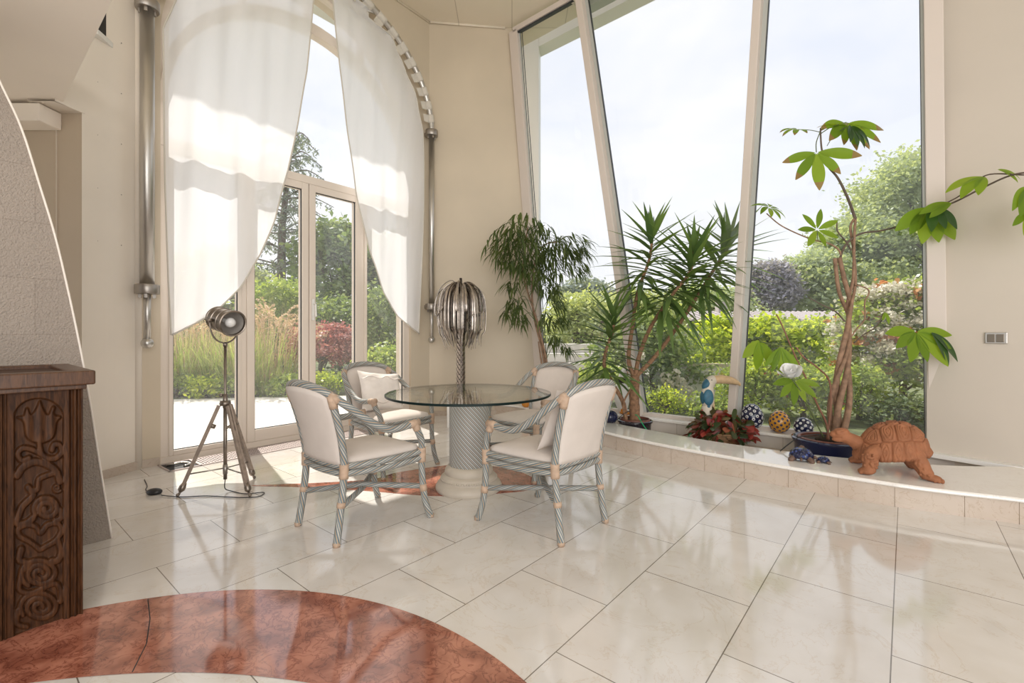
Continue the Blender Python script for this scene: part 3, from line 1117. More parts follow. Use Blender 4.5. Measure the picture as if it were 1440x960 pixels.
# roller shutter box and outer frame, outside
mb = MB()
for k in range(4):
    z0 = 5.40 + k * .085
    v = [RWS(3.36, 5.20, z0), RWS(-1.2, 5.20, z0), RWS(-1.2, 5.34 + .015 * (k % 2), z0), RWS(3.36, 5.34 + .015 * (k % 2), z0)]
    mb.hexa(v + [q + V((0, 0, .083)) for q in v])
mb.build('shutter_box', mat('shutter_grey_green', (0.34, 0.37, 0.32), 0.45), W2, smooth=False)
mb = MB()
v = [RWS(5.3, 5.95, 5.80), RWS(-2.0, 5.95, 5.80), RWS(-2.0, 6.2, 5.80), RWS(5.3, 6.2, 5.80)]
mb.hexa(v + [q + V((0, 0, .5)) for q in v])
p0, p1 = P(731, 300, 7.55), P(757.5, 300, 7.55)
mb.hexa([V((p0.x, 7.55, -.3)), V((p1.x, 7.55, -.3)), V((p1.x + .05, 7.85, -.3)), V((p0.x, 7.85, -.3)), V((p0.x, 7.55, 6.1)), V((p1.x, 7.55, 6.1)), V((p1.x + .05, 7.85, 6.1)), V((p0.x, 7.85, 6.1))])
struct('exterior_frame', mb, WHITE, smooth=False)
mb = MB()
q = P(764, 63, 7.62)
mb.box(q, (.11, .16, .10), .3)
struct('exterior_bracket', mb, ALU, smooth=False, bevel=.02)
mb = MB()
v = [RWS(5.3, 5.2, 6.15), RWS(-2.6, 5.2, 6.15), RWS(-2.6, 6.45, 6.15), RWS(5.3, 6.45, 6.15)]
mb.hexa(v + [q + V((0, 0, .2)) for q in v])
v = [LW(-2.5, .3, 6.05), LW(4.2, .3, 6.05), LW(4.2, 1.75, 6.05), LW(-2.5, 1.75, 6.05)]
mb.hexa(v + [q + V((0, 0, .2)) for q in v])
struct('roof_eaves', mb, WHITE, smooth=False)

# ================================================================ PLANTER LEDGE along window 2
front = [(-0.25, 6.78), (0.10, 6.55), (0.38, 6.1), (0.62, 5.55), (0.946, 4.876), (1.24, 4.45), (1.532, 4.11), (1.868, 3.775), (2.212, 3.455), (2.577, 3.16), (3.019, 2.915), (3.3, 2.78), (4.2, 2.45), (6.4, 1.9)]
fr = spl([(x, y, 0) for x, y in front], 6)
inner_l = [(0.30, 6.75), (0.55, 6.35), (0.80, 5.85), (1.00, 5.45), (1.154, 5.25), (1.4, 4.92), (1.669, 4.59), (1.97, 4.28), (2.287, 4.004), (2.58, 3.83), (2.9, 3.69), (3.207, 3.585), (3.45, 3.545), (3.75, 3.53)]
il = spl([(x, y, 0) for x, y in inner_l], 6)
LZ = 0.165
mb = MB()
for i in range(len(fr) - 1):
    a, b = fr[i], fr[i + 1]
    mb.add([(a.x, a.y, 0), (b.x, b.y, 0), (b.x, b.y, LZ - .02), (a.x, a.y, LZ - .02)], [(3, 2, 1, 0) if False else (0, 1, 2, 3)])
struct('ledge_face', mb, LEDGE_FACE)
# vertical joints of the ledge face
mb = MB()
acc, nxt = 0.0, 0.3
for i in range(len(fr) - 1):
    acc += (fr[i + 1] - fr[i]).length
    if acc > nxt:
        nxt += 0.31
        q = fr[i + 1]
        mb.tube([(q.x, q.y - .0005, 0), (q.x, q.y - .0005, LZ - .02)], .0016, 5)
struct('ledge_joint', mb, mat('joint_grout', (0.36, 0.29, 0.22), 0.8))
# top slab: rounded nosing in front, inner edge at the trough
mb = MB()
m_ = len(il)
fo = []
for i in range(len(fr)):
    t_ = (fr[min(i + 1, len(fr) - 1)] - fr[max(i - 1, 0)]).normalized()
    fo.append(fr[i] + V((t_.y, -t_.x, 0)) * 0.022)
NR = 120
def resamp(path, n):
    L = [0]
    for i in range(1, len(path)): L.append(L[-1] + (path[i] - path[i - 1]).length)
    q = np.linspace(0, L[-1], n)
    return [V((np.interp(x, L, [p.x for p in path]), np.interp(x, L, [p.y for p in path]), 0)) for x in q]
# pair inner with outer by stations
st_o = [V((*p, 0)) for p in [(-0.25, 6.78), (0.10, 6.55), (0.38, 6.1), (0.62, 5.55), (0.946, 4.876), (1.24, 4.45), (1.532, 4.11), (1.868, 3.775), (2.212, 3.455), (2.577, 3.16), (2.78, 3.03), (3.019, 2.915), (3.3, 2.78), (4.2, 2.45), (6.4, 1.9)]]
st_i = [V((*p, 0)) for p in [(0.10, 6.90), (0.38, 6.62), (0.72, 6.0), (1.00, 5.45), (1.154, 5.25), (1.46, 4.85), (1.77, 4.48), (2.10, 4.17), (2.52, 3.87), (2.9, 3.69), (3.207, 3.585), (3.45, 3.545), (3.75, 3.53), (4.6, 3.42), (6.45, 3.2)]]
O_ = spl(st_o, 6); I_ = spl(st_i, 6)
rows = []
for i in range(len(O_)):
    t_ = (O_[min(i + 1, len(O_) - 1)] - O_[max(i - 1, 0)]).normalized()
    nrm = V((t_.y, -t_.x, 0))
    o0, ii = O_[i], I_[i]
    rows.append([o0 + V((0, 0, LZ - .028)), o0 + nrm * .018 + V((0, 0, LZ - .028)), o0 + nrm * .025 + V((0, 0, LZ - .02)), o0 + nrm * .024 + V((0, 0, LZ - .008)), o0 + nrm * .016 + V((0, 0, LZ)),
                 ii + V((0, 0, LZ)), ii + V((0, 0, LZ - .3))])
vs = [q for r in rows for q in r]
k_ = len(rows[0])
fs = []
for i in range(len(rows) - 1):
    for j in range(k_ - 1):
        fs.append((i * k_ + j, (i + 1) * k_ + j, (i + 1) * k_ + j + 1, i * k_ + j + 1))
mb.add(vs, fs)
struct('ledge_top', mb, LEDGE_TOP, auto=40)
# rear sill with tiled riser and the trough bed
mb = MB()
S0, S1 = -1.20, 3.45
v = [RWS(S1, 5.27, LZ - .03), RWS(S0, 5.27, LZ - .03), RWS(S0, 5.50, LZ - .03), RWS(S1, 5.50, LZ - .03)]
mb.hexa(v + [q + V((0, 0, .03)) for q in v])
struct('sill_slab', mb, LEDGE_TOP, smooth=False, bevel=.006)
mb = MB()
v = [RWS(S1, 5.30, -.15), RWS(S0, 5.30, -.15), RWS(S0, 5.48, -.15), RWS(S1, 5.48, -.15)]
mb.hexa(v + [q + V((0, 0, LZ + .12)) for q in v])
struct('sill_riser', mb, RISER, smooth=False)
mb = MB()
mb.prism([(0.1, 6.9), (1.1, 5.3), (2.25, 4.05), (3.2, 3.6), (3.7, 3.55), (3.6, 3.95), (0.3, 6.95)], -.12, 0.012)
struct('trough_bed', mb, LEDGE_FACE, smooth=False)
# white strip of sill under the right wall
mb = MB()
for i in range(0, 20):
    a, b = wp[i], wp[i + 1]
    na = V((-(b - a).y, (b - a).x, 0)).normalized()
    q = [a - na * 0.085, b - na * 0.085, b, a]
    if b.y < 3.47: break
    mb.hexa([V((p.x, p.y, .135)) for p in q] + [V((p.x, p.y, .17)) for p in q])
struct('trim_6', mb, WHITE, smooth=False)

# wall socket
_r, _q = (1401 - 720) / F_PX, -(475 - HZ) / F_PX
_d = V((5.6 - 3.535, 1.15 - 4.0, 0)).normalized()
_n = V((_d.y, -_d.x, 0))
_Y = _n.dot(V((3.535, 4.0, 0))) / (_n.x * _r + _n.y)
sk = thing('wall_switch', 'square brushed metal wall switch on the bare wall at the right', 'switch', (_r * _Y, _Y, CAM_H + _q * _Y), math.atan2(_d.y, _d.x))
rzz = 0.0
mb = MB(); mb.box((0, -0.008, 0), (0.125, 0.016, 0.088), rzz); mb.build('plate', STEEL, sk, smooth=False, bevel=.004)
mb = MB(); mb.box((-0.026, -0.019, -.002), (0.044, 0.012, 0.062), rzz); mb.build('rocker', mat('brass_grey', (0.22, 0.19, 0.155), 0.4, metal=.7), sk, smooth=False, bevel=.003)
mb = MB(); mb.box((0.024, -0.0185, -.002), (0.044, 0.012, 0.062), rzz); mb.build('rocker', MATS['brass_grey'], sk, smooth=False, bevel=.003)
# ================================================================ FURNITURE
U50 = V((math.cos(math.radians(50)), math.sin(math.radians(50)), 0))
V50 = V((-U50.y, U50.x, 0))

# ---- chimney breast with a curved flank
chm = [(0, 115), (30, 180), (55, 258), (77, 330), (95, 405), (111, 480), (126, 560), (140, 650), (157.5, 758)]
VD = 3.463
edge = []
for (x, y) in chm:
    r = (x - 720) / F_PX
    Y = VD / (V50.x * r + V50.y)
    edge.append(V((r * Y, Y, CAM_H - (y - HZ) / F_PX * Y)))
edge[-1].z = 0.0
edge = [edge[0] + (edge[0] - edge[1]) * 1.6] + edge
edge = spl(edge, 5)
mb = MB()
left = U50 * -1.6
bk = V50 * 0.7 - U50 * 0.25
ne = len(edge)
for i in range(ne - 1):
    a, b = edge[i], edge[i + 1]
    la, lb = a.copy(), b.copy()
    L0 = V((-2.28, 2.67, 0)) + left
    la, lb = V((L0.x, L0.y, a.z)), V((L0.x, L0.y, b.z))
    mb.add([la, lb, b, a], [(0, 1, 2, 3)])
    mb.add([a, b, b + bk, a + bk], [(0, 1, 2, 3)])
    mb.add([la + bk, lb + bk, b + bk, a + bk], [(3, 2, 1, 0)])
struct('wall_chimney', mb, ROUGHCAST, smooth=False)
mb = MB(); mb.tube(edge, 0.005, 6); struct('trim_7', mb, MATS['soffit_paint'])

# ---- carved oak chest
CB = V((-1.787, 1.953, 0))
chest = thing('carved_chest', 'dark oak cabinet with a carved tulip and scroll panel standing before the grey chimney', 'cabinet', CB, math.radians(50))
TOPZ = 0.953


def to_crop(x, z):
    """chest face point -> position on the close look at its panel (336 x 960 over 140 x 400 px)"""
    wx, wy = CB.x + U50.x * x, CB.y + U50.y * x
    px = 720 + wx / wy * F_PX
    py = HZ - (z - CAM_H) / wy * F_PX
    return px * 2.4, (py - 500) * 2.4


def spiral(cx, cy, r0, r1, turns, a0, sq=1.0, n=40):
    return [(cx + (r0 + (r1 - r0) * i / n) * math.cos(a0 + turns * 2 * PI * i / n), cy + sq * (r0 + (r1 - r0) * i / n) * math.sin(a0 + turns * 2 * PI * i / n)) for i in range(n + 1)]


def s2(pts, n=6):
    return [(p.x, p.y) for p in spl([(x, y, 0) for x, y in pts], n)]


strokes = [
    (s2([(133, 290), (138, 325), (158, 345), (188, 346), (208, 326), (202, 302), (184, 300), (176, 318)]), 9),
    (s2([(138, 332), (112, 318), (78, 312), (60, 332), (74, 354), (98, 346)]), 9),
    (s2([(58, 405), (78, 376), (118, 358), (160, 368), (190, 392), (202, 424)]), 12),
    (s2([(190, 395), (160, 404), (132, 418), (126, 452), (100, 452)]), 9),
    (spiral(193, 447, 15, 3, 1.3, 0.5), 5),
    (s2([(96, 446), (112, 470), (92, 492), (72, 516), (58, 566), (88, 566), (112, 548)]), 11),
    (spiral(158, 516, 46, 8, 2.1, 2.6, 0.9), 9),
    (s2([(204, 520), (206, 548), (188, 556)]), 9),
    (s2([(135, 655), (100, 628), (68, 610), (62, 585), (88, 572), (118, 576), (138, 598), (160, 572), (194, 566), (208, 590), (190, 622), (160, 642), (135, 655)]), 9),
    (s2([(72, 654), (66, 690), (98, 702), (86, 720)]), 11),
    (s2([(196, 626), (206, 662), (196, 690), (176, 694)]), 11),
    (spiral(135, 735, 66, 8, 2.6, 2.2, 0.78, 60), 9),
    (s2([(72, 740), (66, 790), (110, 800), (180, 770), (205, 790), (204, 830)]), 9),
    (spiral(135, 848, 68, 8, 2.6, 2.6, 0.78, 60), 9),
    (s2([(60, 860), (58, 905), (90, 915)]), 9),
]
tulip = s2([(78, 200), (86, 176), (97, 176), (106, 196), (120, 176), (135, 148), (150, 178), (162, 196), (175, 170), (190, 174), (186, 196), (212, 206), (196, 226), (188, 270), (165, 292), (135, 300), (105, 292), (84, 272), (76, 226), (54, 208), (78, 200)], 4)
nx, nz = 112, 330
W_ = 0.27
gx = np.linspace(-W_, 0, nx)
gz = np.linspace(0, TOPZ, nz)
X, Z = np.meshgrid(gx, gz)
wx, wy = CB.x + U50.x * X, CB.y + U50.y * X
CX = (720 + wx / wy * F_PX) * 2.4
CY = ((HZ - (Z - CAM_H) / wy * F_PX) - 500) * 2.4


def seg_dist(pts):
    best = np.full(CX.shape, 1e9)
    for (x0, y0), (x1, y1) in zip(pts[:-1], pts[1:]):
        dx, dy = x1 - x0, y1 - y0
        l2 = dx * dx + dy * dy + 1e-9
        t = np.clip(((CX - x0) * dx + (CY - y0) * dy) / l2, 0, 1)
        best = np.minimum(best, np.hypot(CX - x0 - t * dx, CY - y0 - t * dy))
    return best


def inside(pts):
    r = np.zeros(CX.shape, bool)
    for (x0, y0), (x1, y1) in zip(pts[:-1], pts[1:]):
        c = ((y0 > CY) != (y1 > CY)) & (CX < (x1 - x0) * (CY - y0) / (y1 - y0 + 1e-12) + x0)
        r ^= c
    return r


def sst(a, b, x):
    t = np.clip((x - a) / (b - a), 0, 1)
    return t * t * (3 - 2 * t)


botl = 945 - (CX - 45) * 0.27
inr = sst(46, 50, CX) * sst(216, 212, CX) * sst(botl + 3, botl - 3, CY)
arch = np.where(CY < 212, sst(1.03, 0.97, np.hypot((CX - 131) / 84, (CY - 212) / 68)), 1.0)
rec = inr * arch
hh = -0.016 * rec
motif = np.zeros(CX.shape)
for pts_, w_ in strokes:
    d_ = seg_dist(pts_)
    w_ = w_ * 1.12
    motif = np.maximum(motif, sst(w_ + 2.0, w_ - 3, d_) * (0.80 + 0.20 * np.sqrt(np.clip(1 - (d_ / w_) ** 2, 0, 1))))
dt = seg_dist(tulip)
it = inside(tulip)
motif = np.maximum(motif, np.where(it, sst(-1, 7, dt), 0) * (0.85 + 0.15 * np.cos((CX - 135) * 0.16)))
hh = hh + 0.015 * motif * rec
# mouldings on the right stile and at the left
hh += np.where((CX > 224) & (CX < 282), 0.006 * np.sin((CX - 224) / 58 * PI * 5), 0)
hh += np.where((CX < 22), 0.006 * np.sin((CX) / 22 * PI * 3), 0)
hh += np.where((CY < 100) & (CX > 10), 0.0, 0)
mb = MB()
vs = [(X[j, i], -hh[j, i] - 0.004, Z[j, i]) for j in range(nz) for i in range(nx)]
fs = [(j * nx + i, j * nx + i + 1, (j + 1) * nx + i + 1, (j + 1) * nx + i) for j in range(nz - 1) for i in range(nx - 1)]
mb.add(vs, fs)
mb.build('carved_panel', OAK, chest)
mb = MB()
mb.box((-0.62, 0.315, TOPZ / 2), (1.235, 0.60, TOPZ))
mb.build('body', OAK, chest, smooth=False, bevel=.004)
mb = MB()
fx = [(-1.30, 0.04), (0.035, 0.04)]
x0, x1, y0, y1, w_ = -1.30, 0.035, -0.045, 0.66, 0.075
for (c_, s_) in (((( x0 + x1) / 2, y0 + w_ / 2, 0.982), (x1 - x0, w_, .058)), (((x0 + x1) / 2, y1 - w_ / 2, .982), (x1 - x0, w_, .058)), ((x1 - w_ / 2, (y0 + y1) / 2, .982), (w_, y1 - y0 - 2 * w_, .058)), ((x0 + w_ / 2, (y0 + y1) / 2, .982), (w_, y1 - y0 - 2 * w_, .058))):
    mb.box(c_, s_)
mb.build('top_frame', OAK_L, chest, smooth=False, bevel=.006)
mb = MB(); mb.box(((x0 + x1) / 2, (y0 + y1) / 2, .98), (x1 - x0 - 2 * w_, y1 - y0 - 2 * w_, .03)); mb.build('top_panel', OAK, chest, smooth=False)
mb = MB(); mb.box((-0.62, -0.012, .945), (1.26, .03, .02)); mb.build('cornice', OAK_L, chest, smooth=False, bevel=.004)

# ---- round table
TB = V((-0.325, 3.545, 0))
table = thing('round_table', 'round glass-topped dining table on a striped column with an ivory stepped base', 'table', TB)
mb = MB()
mb.lathe([(0.0, 0), (0.243, 0.0), (0.250, 0.012), (0.248, 0.03), (0.235, 0.055), (0.218, 0.066), (0.21, 0.072), (0.207, 0.10), (0.195, 0.112), (0.178, 0.120), (0.182, 0.135), (0.178, 0.155), (0.165, 0.172), (0.155, 0.182), (0.0, 0.183)], 48, cap=False)
base = mb.build('base', STONE, table, auto=50)
mb = MB()
for k in range(70):
    a = 2 * PI * k / 70
    mb.ball((0.209 * math.cos(a), 0.209 * math.sin(a), 0.087), (0.006, 0.011, 0.007), 8, 6, R=Matrix.Rotation(a, 3, 'Z') @ Matrix.Rotation(0.6, 3, 'X'))
mb.build('rope_moulding', STONE, base)
mb = MB(); mb.lathe([(0.148, 0.175), (0.148, 0.665)], 64, cap=True)
mb.build('column', CANE_COL, table, auto=40)
mb = MB(); mb.lathe([(0.0, .66), (0.150, 0.66), (0.158, 0.668), (0.160, 0.685), (0.158, 0.703), (0.0, 0.704)], 48, cap=False)
mb.build('cap', WRAP, table, auto=40)
mb = MB()
R_ = 0.617
mb.lathe([(0, 0.707), (R_ - .004, 0.707)], 96, cap=False)
mb.lathe([(R_ - .004, 0.724), (0, 0.724)], 96, cap=False)
mb.lathe([(R_ - .004, 0.707), (R_, 0.709), (R_, 0.722), (R_ - .004, 0.724)], 96, cap=False, mi=1)
mb.build('glass_top', [TGLASS, TEDGE], table, auto=40)

# ---- rattan armchairs


def make_chair(label):
    t = thing('rattan_armchair', label, 'chair', group='cane armchairs round the glass table')
    R = 0.0205
    post = {}
    for sx, sy in ((1, 1), (1, -1), (-1, 1), (-1, -1)):
        if sx > 0:
            path = spl([(.305, .29 * sy, .004), (.275, .277 * sy, .10), (.258, .270 * sy, .22), (.25, .268 * sy, .36), (.25, .270 * sy, .44), (.238, .280 * sy, .50), (.205, .292 * sy, .555), (.178, .296 * sy, .605)], 6)
        else:
            path = spl([(-.30, .222 * sy, .004), (-.277, .215 * sy, .15), (-.255, .214 * sy, .34), (-.255, .220 * sy, .46), (-.283, .229 * sy, .62), (-.335, .238 * sy, .80)], 7)
        mb = MB(); mb.tube(path, R, 12)
        leg = mb.build('leg', CANE, t)
        mb = MB(); mb.tube([path[0] - V((0, 0, .004)), path[0] + V((0, 0, .012)), path[1]], [R * .95, R * 1.08, R * 1.06], 12)
        mb.build('foot_cap', WRAP, leg)
        def wrap_at(zc, hw, k=1.15):
            q = [p for p in path if abs(p.z - zc) <= hw]
            if len(q) >= 2:
                m_ = MB(); m_.tube(q, R * k, 12); m_.build('joint_wrap', WRAP, leg)
        wrap_at(.40, .055, 1.28)
        wrap_at(.205, .028, 1.15)
        if sx > 0:
            q = [p for p in path if p.z > .565]
            m_ = MB(); m_.tube(q + [V((.170, .296 * sy, .628))], R * 1.14, 12)
            m_.tube([(.203, .296 * sy, .618), (.16, .297 * sy, .615), (.13, .299 * sy, .610)], R * 1.16, 12)
            m_.build('joint_wrap', WRAP, leg)
        else:
            q = [p for p in path if p.z > .742]
            m_ = MB(); m_.tube(q + [path[-1] + V((-.008, 0, .03))], R * 1.12, 12)
            m_.tube([(-.305, .256 * sy, .796), (-.325, .243 * sy, .816), (-.343, .226 * sy, .832)], R * 1.17, 12)
            m_.build('joint_wrap', WRAP, leg)
    # rails, two stacked canes all round the seat
    mb = MB()
    for z, bow, x in ((.424, .014, 0), (.386, .022, 0)):
        mb.tube(spl([(.25, -.265, z), (.25 + bow * .6, 0, z), (.25, .265, z)], 8), R * .95, 12)
        mb.tube(spl([(-.255, -.215, z), (-.255 - bow, 0, z), (-.255, .215, z)], 8), R * .95, 12)
        for sy in (-1, 1):
            mb.tube(spl([(-.255, .215 * sy, z), (0, (.243 + bow) * sy, z - bow * .3), (.25, .268 * sy, z)], 8), R * .95, 12)
    mb.build('seat_frame', CANE, t)
    mb = MB()
    for sy in (-1, 1):
        mb.tube([(-.27, .215 * sy, .205), (.0, 0, .213 + .012 * sy), (.26, -.27 * sy, .205)], R * .85, 12)
    mb.build('stretcher', CANE, t)
    # arm and back rail in one horseshoe
    half = [(.19, .296, .620), (.12, .299, .610), (.04, .302, .603), (-.03, .302, .612), (-.10, .298, .645), (-.18, .289, .70), (-.26, .273, .765), (-.325, .243, .818), (-.365, .19, .856), (-.392, .10, .879), (-.40, 0, .885)]
    path = spl(half + [(x, -y, z) for x, y, z in half[-2::-1]], 6)
    mb = MB(); mb.tube(path, R * 1.06, 12)
    mb.build('arm_rail', CANE, t)
    # upholstered back
    mb = MB()
    nu, nv = 16, 14
    fr_, bk_ = [], []
    for j in range(nv + 1):
        v = j / nv
        for i in range(nu + 1):
            u = -1 + 2 * i / nu
            w = .205 + .022 * v
            top = .80 + .07 * math.sqrt(max(0, 1 - (u * .98) ** 2)) ** 0.9
            z = .43 + (top - .43) * v
            y = u * w
            s_ = (z - .43) / .45
            xb = -.262 - .028 * s_ - .095 * s_ * s_ - .045 * (1 - u * u) * (.35 + .65 * v)
            e = (1 - abs(u) ** 6) * (1 - (2 * v - 1) ** 8)
            fr_.append((xb + .014 + .026 * e, y, z)); bk_.append((xb - .008 - .010 * e, y, z))
    k = nu + 1
    fs = [(j * k + i, j * k + i + 1, (j + 1) * k + i + 1, (j + 1) * k + i) for j in range(nv) for i in range(nu)]
    mb.add(fr_, [f[::1] for f in fs]); mb.add(bk_, [f[::-1] for f in fs])
    n0 = len(fr_)
    rim = [i for i in range(k)] + [j * k + nu for j in range(1, nv + 1)] + [nv * k + i for i in range(nu - 1, -1, -1)] + [j * k for j in range(nv - 1, 0, -1)]
    for a, b in zip(rim, rim[1:] + rim[:1]):
        mb.f.append((a, n0 + a, n0 + b, b)); mb.uv.append(None); mb.mi.append(0)
    mb.build('backrest', LINEN, t)
    # seat cushion
    mb = MB()
    nu, nv = 18, 18
    tp, bt = [], []
    for j in range(nv + 1):
        a = -1 + 2 * j / nv
        for i in range(nu + 1):
            b = -1 + 2 * i / nu
            x = .01 + a * .262
            w = .212 + .044 * (a + 1) / 2
            # round the corners
            rr = (abs(a) ** 8 + abs(b) ** 8) ** (1 / 8)
            sc = 1 / max(rr, 1) if rr > 1 else 1
            ca, cb = a * sc, b * sc
            e = max(0, 1 - max(abs(a), abs(b)) ** 5)
            dome = .035 * (1 - ca * ca) * (1 - cb * cb)
            tp.append((.01 + ca * .262, cb * w, .445 + .028 * e ** .5 + dome * .7)); bt.append((.01 + ca * .258, cb * w * .985, .425))
    k = nu + 1
    fs = [(j * k + i, j * k + i + 1, (j + 1) * k + i + 1, (j + 1) * k + i) for j in range(nv) for i in range(nu)]
    mb.add(tp, [f[::-1] for f in fs]); mb.add(bt, fs)
    n0 = len(tp)
    rim = [i for i in range(k)] + [j * k + nu for j in range(1, nv + 1)] + [nv * k + i for i in range(nu - 1, -1, -1)] + [j * k for j in range(nv - 1, 0, -1)]
    for a, b in zip(rim, rim[1:] + rim[:1]):
        mb.f.append((a, b, n0 + b, n0 + a)); mb.uv.append(None); mb.mi.append(0)
    mb.build('seat_cushion', LINEN, t)
    return t


chair = make_chair('empty cane armchair nearest the tripod spotlight, its back to the viewer')
chair.location = (-0.935, 2.935, 0); chair.rotation_euler = (0, 0, math.radians(50))
dup(chair, (0.205, 2.94, 0), math.radians(136.5), 'cane armchair nearest the curved ledge, its pillow leaning edge-on behind the arm')
chair_bl = dup(chair, (-1.085, 4.16, 0), math.radians(-38), 'cane armchair in front of the glazed door, holding a white satin pillow')
chair_br = dup(chair, (0.165, 4.07, 0), math.radians(-133), 'cane armchair on the far side of the table, below the long-leaved indoor tree')


def pillow(name, label, loc, rot, w, h, th, m, frill=False):
    mb = MB()
    n = 22
    A, B = [], []
    for j in range(n + 1):
        v = -1 + 2 * j / n
        for i in range(n + 1):
            u = -1 + 2 * i / n
            e = max(0, (1 - abs(u) ** 2.6)) * max(0, (1 - abs(v) ** 2.6))
            pin = 1 - .10 * (1 - abs(u) ** 2) * (abs(v) ** 3) - .0
            pin2 = 1 - .10 * (1 - abs(v) ** 2) * (abs(u) ** 3)
            x, y = u * w / 2 * pin2, v * h / 2 * pin
            wr = .006 * math.sin(u * 9 + v * 5) * (1 - e) + .004 * math.sin(v * 14 - u * 6)
            z = th / 2 * e ** .55
            A.append((x, y, z + wr * (e ** .3))); B.append((x, y, -z + wr * (e ** .3) * .5))
    k = n + 1
    fs = [(j * k + i, j * k + i + 1, (j + 1) * k + i + 1, (j + 1) * k + i) for j in range(n) for i in range(n)]
    mb.add(A, fs); mb.add(B, [f[::-1] for f in fs])
    o = mb.build(name, m)
    tag(o, label, 'pillow')
    o.location = loc
    o.rotation_euler = rot
    if frill:
        mb = MB()
        for s_ in (-1, 1):
            pts = [(x, h * .30 * s_ + .012 * math.sin(x * 40), th * .44 * (1 - (x / (w / 2)) ** 2) ** .6 + .004) for x in np.linspace(-w * .46, w * .46, 30)]
            mb.tube(pts, .006, 6)
        mb.build('frill', m, o)
    return o


def chair_frame(loc, rz, p):
    return V(loc) + Matrix.Rotation(rz, 3, 'Z') @ V(p)


# pillow on the chair by the door
rz_ = math.radians(-38)
R3 = Matrix.Rotation(rz_, 3, 'Z') @ Matrix.Rotation(math.radians(90), 3, 'Z') @ Matrix.Rotation(math.radians(66), 3, 'X') @ Matrix.Rotation(math.radians(-8), 3, 'Z')
pillow('satin_pillow', 'shiny white satin pillow propped on the chair by the glazed door', chair_frame((-1.085, 4.16, 0), rz_, (-.12, .0, .645)), R3.to_euler(), .44, .38, .13, SATIN, True)
rz_ = math.radians(136.5)
R3 = Matrix.Rotation(rz_, 3, 'Z') @ Matrix.Rotation(math.radians(90), 3, 'Z') @ Matrix.Rotation(math.radians(70), 3, 'X') @ Matrix.Rotation(math.radians(3), 3, 'Z')
pillow('linen_pillow', 'plain ivory pillow leaning on the back of the chair nearest the ledge', chair_frame((0.205, 2.94, 0), rz_, (-.175, .0, .66)), R3.to_euler(), .40, .38, .13, LINEN)

# ---- tripod spotlight
TL = V((-2.12, 3.47, 0))
lamp = thing('tripod_spotlight', 'antique nickel studio spotlight on a wooden tripod in front of the curtain', 'lamp', TL)
feet = [FL(250, 698) - TL, FL(351.5, 698) - TL, V((0.05, 0.30, 0))]
hub = V((0, 0, .665))
for f_ in feet:
    d = (f_ - hub)
    sd = V((-d.y, d.x, 0)).normalized()
    a, b = hub + V((d.x, d.y, 0)) * .14 + V((0, 0, -.03)), hub + d * .93
    mb = MB()
    ax = d.normalized()
    for s_ in (-1, 1):
        q0, q1 = a + sd * .010 * s_, b + sd * .010 * s_
        nn = ax.cross(sd).normalized()
        def sec(q): return [q - sd * .006 - nn * .011, q + sd * .006 - nn * .011, q + sd * .006 + nn * .011, q - sd * .006 + nn * .011]
        mb.hexa(sec(q0) + sec(q1))
    mb.tube([a + (b - a) * .3, b], .009, 8)
    lg = mb.build('leg', LEGWOOD, lamp, smooth=False)
    mb = MB(); mb.tube([hub + d * .86, hub + d * .90, hub + d * .93, hub + d * .95], [.014, .022, .022, .012], 12)
    mb.tube([hub + d * .95, hub + d * .985], .008, 10); mb.ball(f_ + V((0, 0, .012)), .012, 12, 8)
    mb.build('foot', LAMP_M, lg)
    mb = MB(); mb.tube([hub + d * .27 - sd * .032, hub + d * .27 + sd * .032], .006, 8); mb.ball(hub + d * .27 - sd * .034, .011, 10, 8)
    mb.tube([hub + d * .25, hub + d * .285], .019, 10)
    mb.build('clamp_knob', LAMP_M, lg)
mb = MB()
mb.tube([hub + V((0, 0, -.05)), hub + V((0, 0, .055))], .016, 14)
mb.lathe([(0.0, -.03), (.034, -.03), (.038, -.015), (.034, 0.005), (0, .005)], 16, hub, cap=False)
mb.ball(hub + V((-.03, 0, .045)), .014, 12, 8)
mb.build('hub', LAMP_M, lamp)
mb = MB(); mb.tube([V((0, 0, .10)), V((0, 0, 1.085))], .0095, 12); mb.tube([V((0, 0, .09)), V((0, 0, .63))], .0125, 12); mb.tube([V((0, 0, 1.07)), V((0, 0, 1.10))], .014, 12)
mb.build('pole', LAMP_M, lamp)
mb = MB()
for f_ in feet:
    q = hub + (f_ - hub) * .77
    mb.tube([V((0, 0, q.z + .02)), q], .005, 8)
mb.tube([V((0, 0, .13)), V((0, 0, .20))], .016, 12)
mb.build('brace', STEEL_D, lamp)
HC_ = V((0.0, -0.005, 1.262))
hd = V((0.82, -0.50, -.20)).normalized()
sdv = hd.cross(V((0, 0, 1))).normalized()
upv = sdv.cross(hd).normalized()
MR = Matrix((sdv, upv, hd)).transposed()


def lathe_dir(prof, n=32, mi=0, mb=None):
    mb = mb or MB()
    k0 = len(mb.v)
    mb.lathe(prof, n, cap=False, mi=mi)
    mb.v[k0:] = [tuple(HC_ + MR @ V(q)) for q in mb.v[k0:]]
    return mb


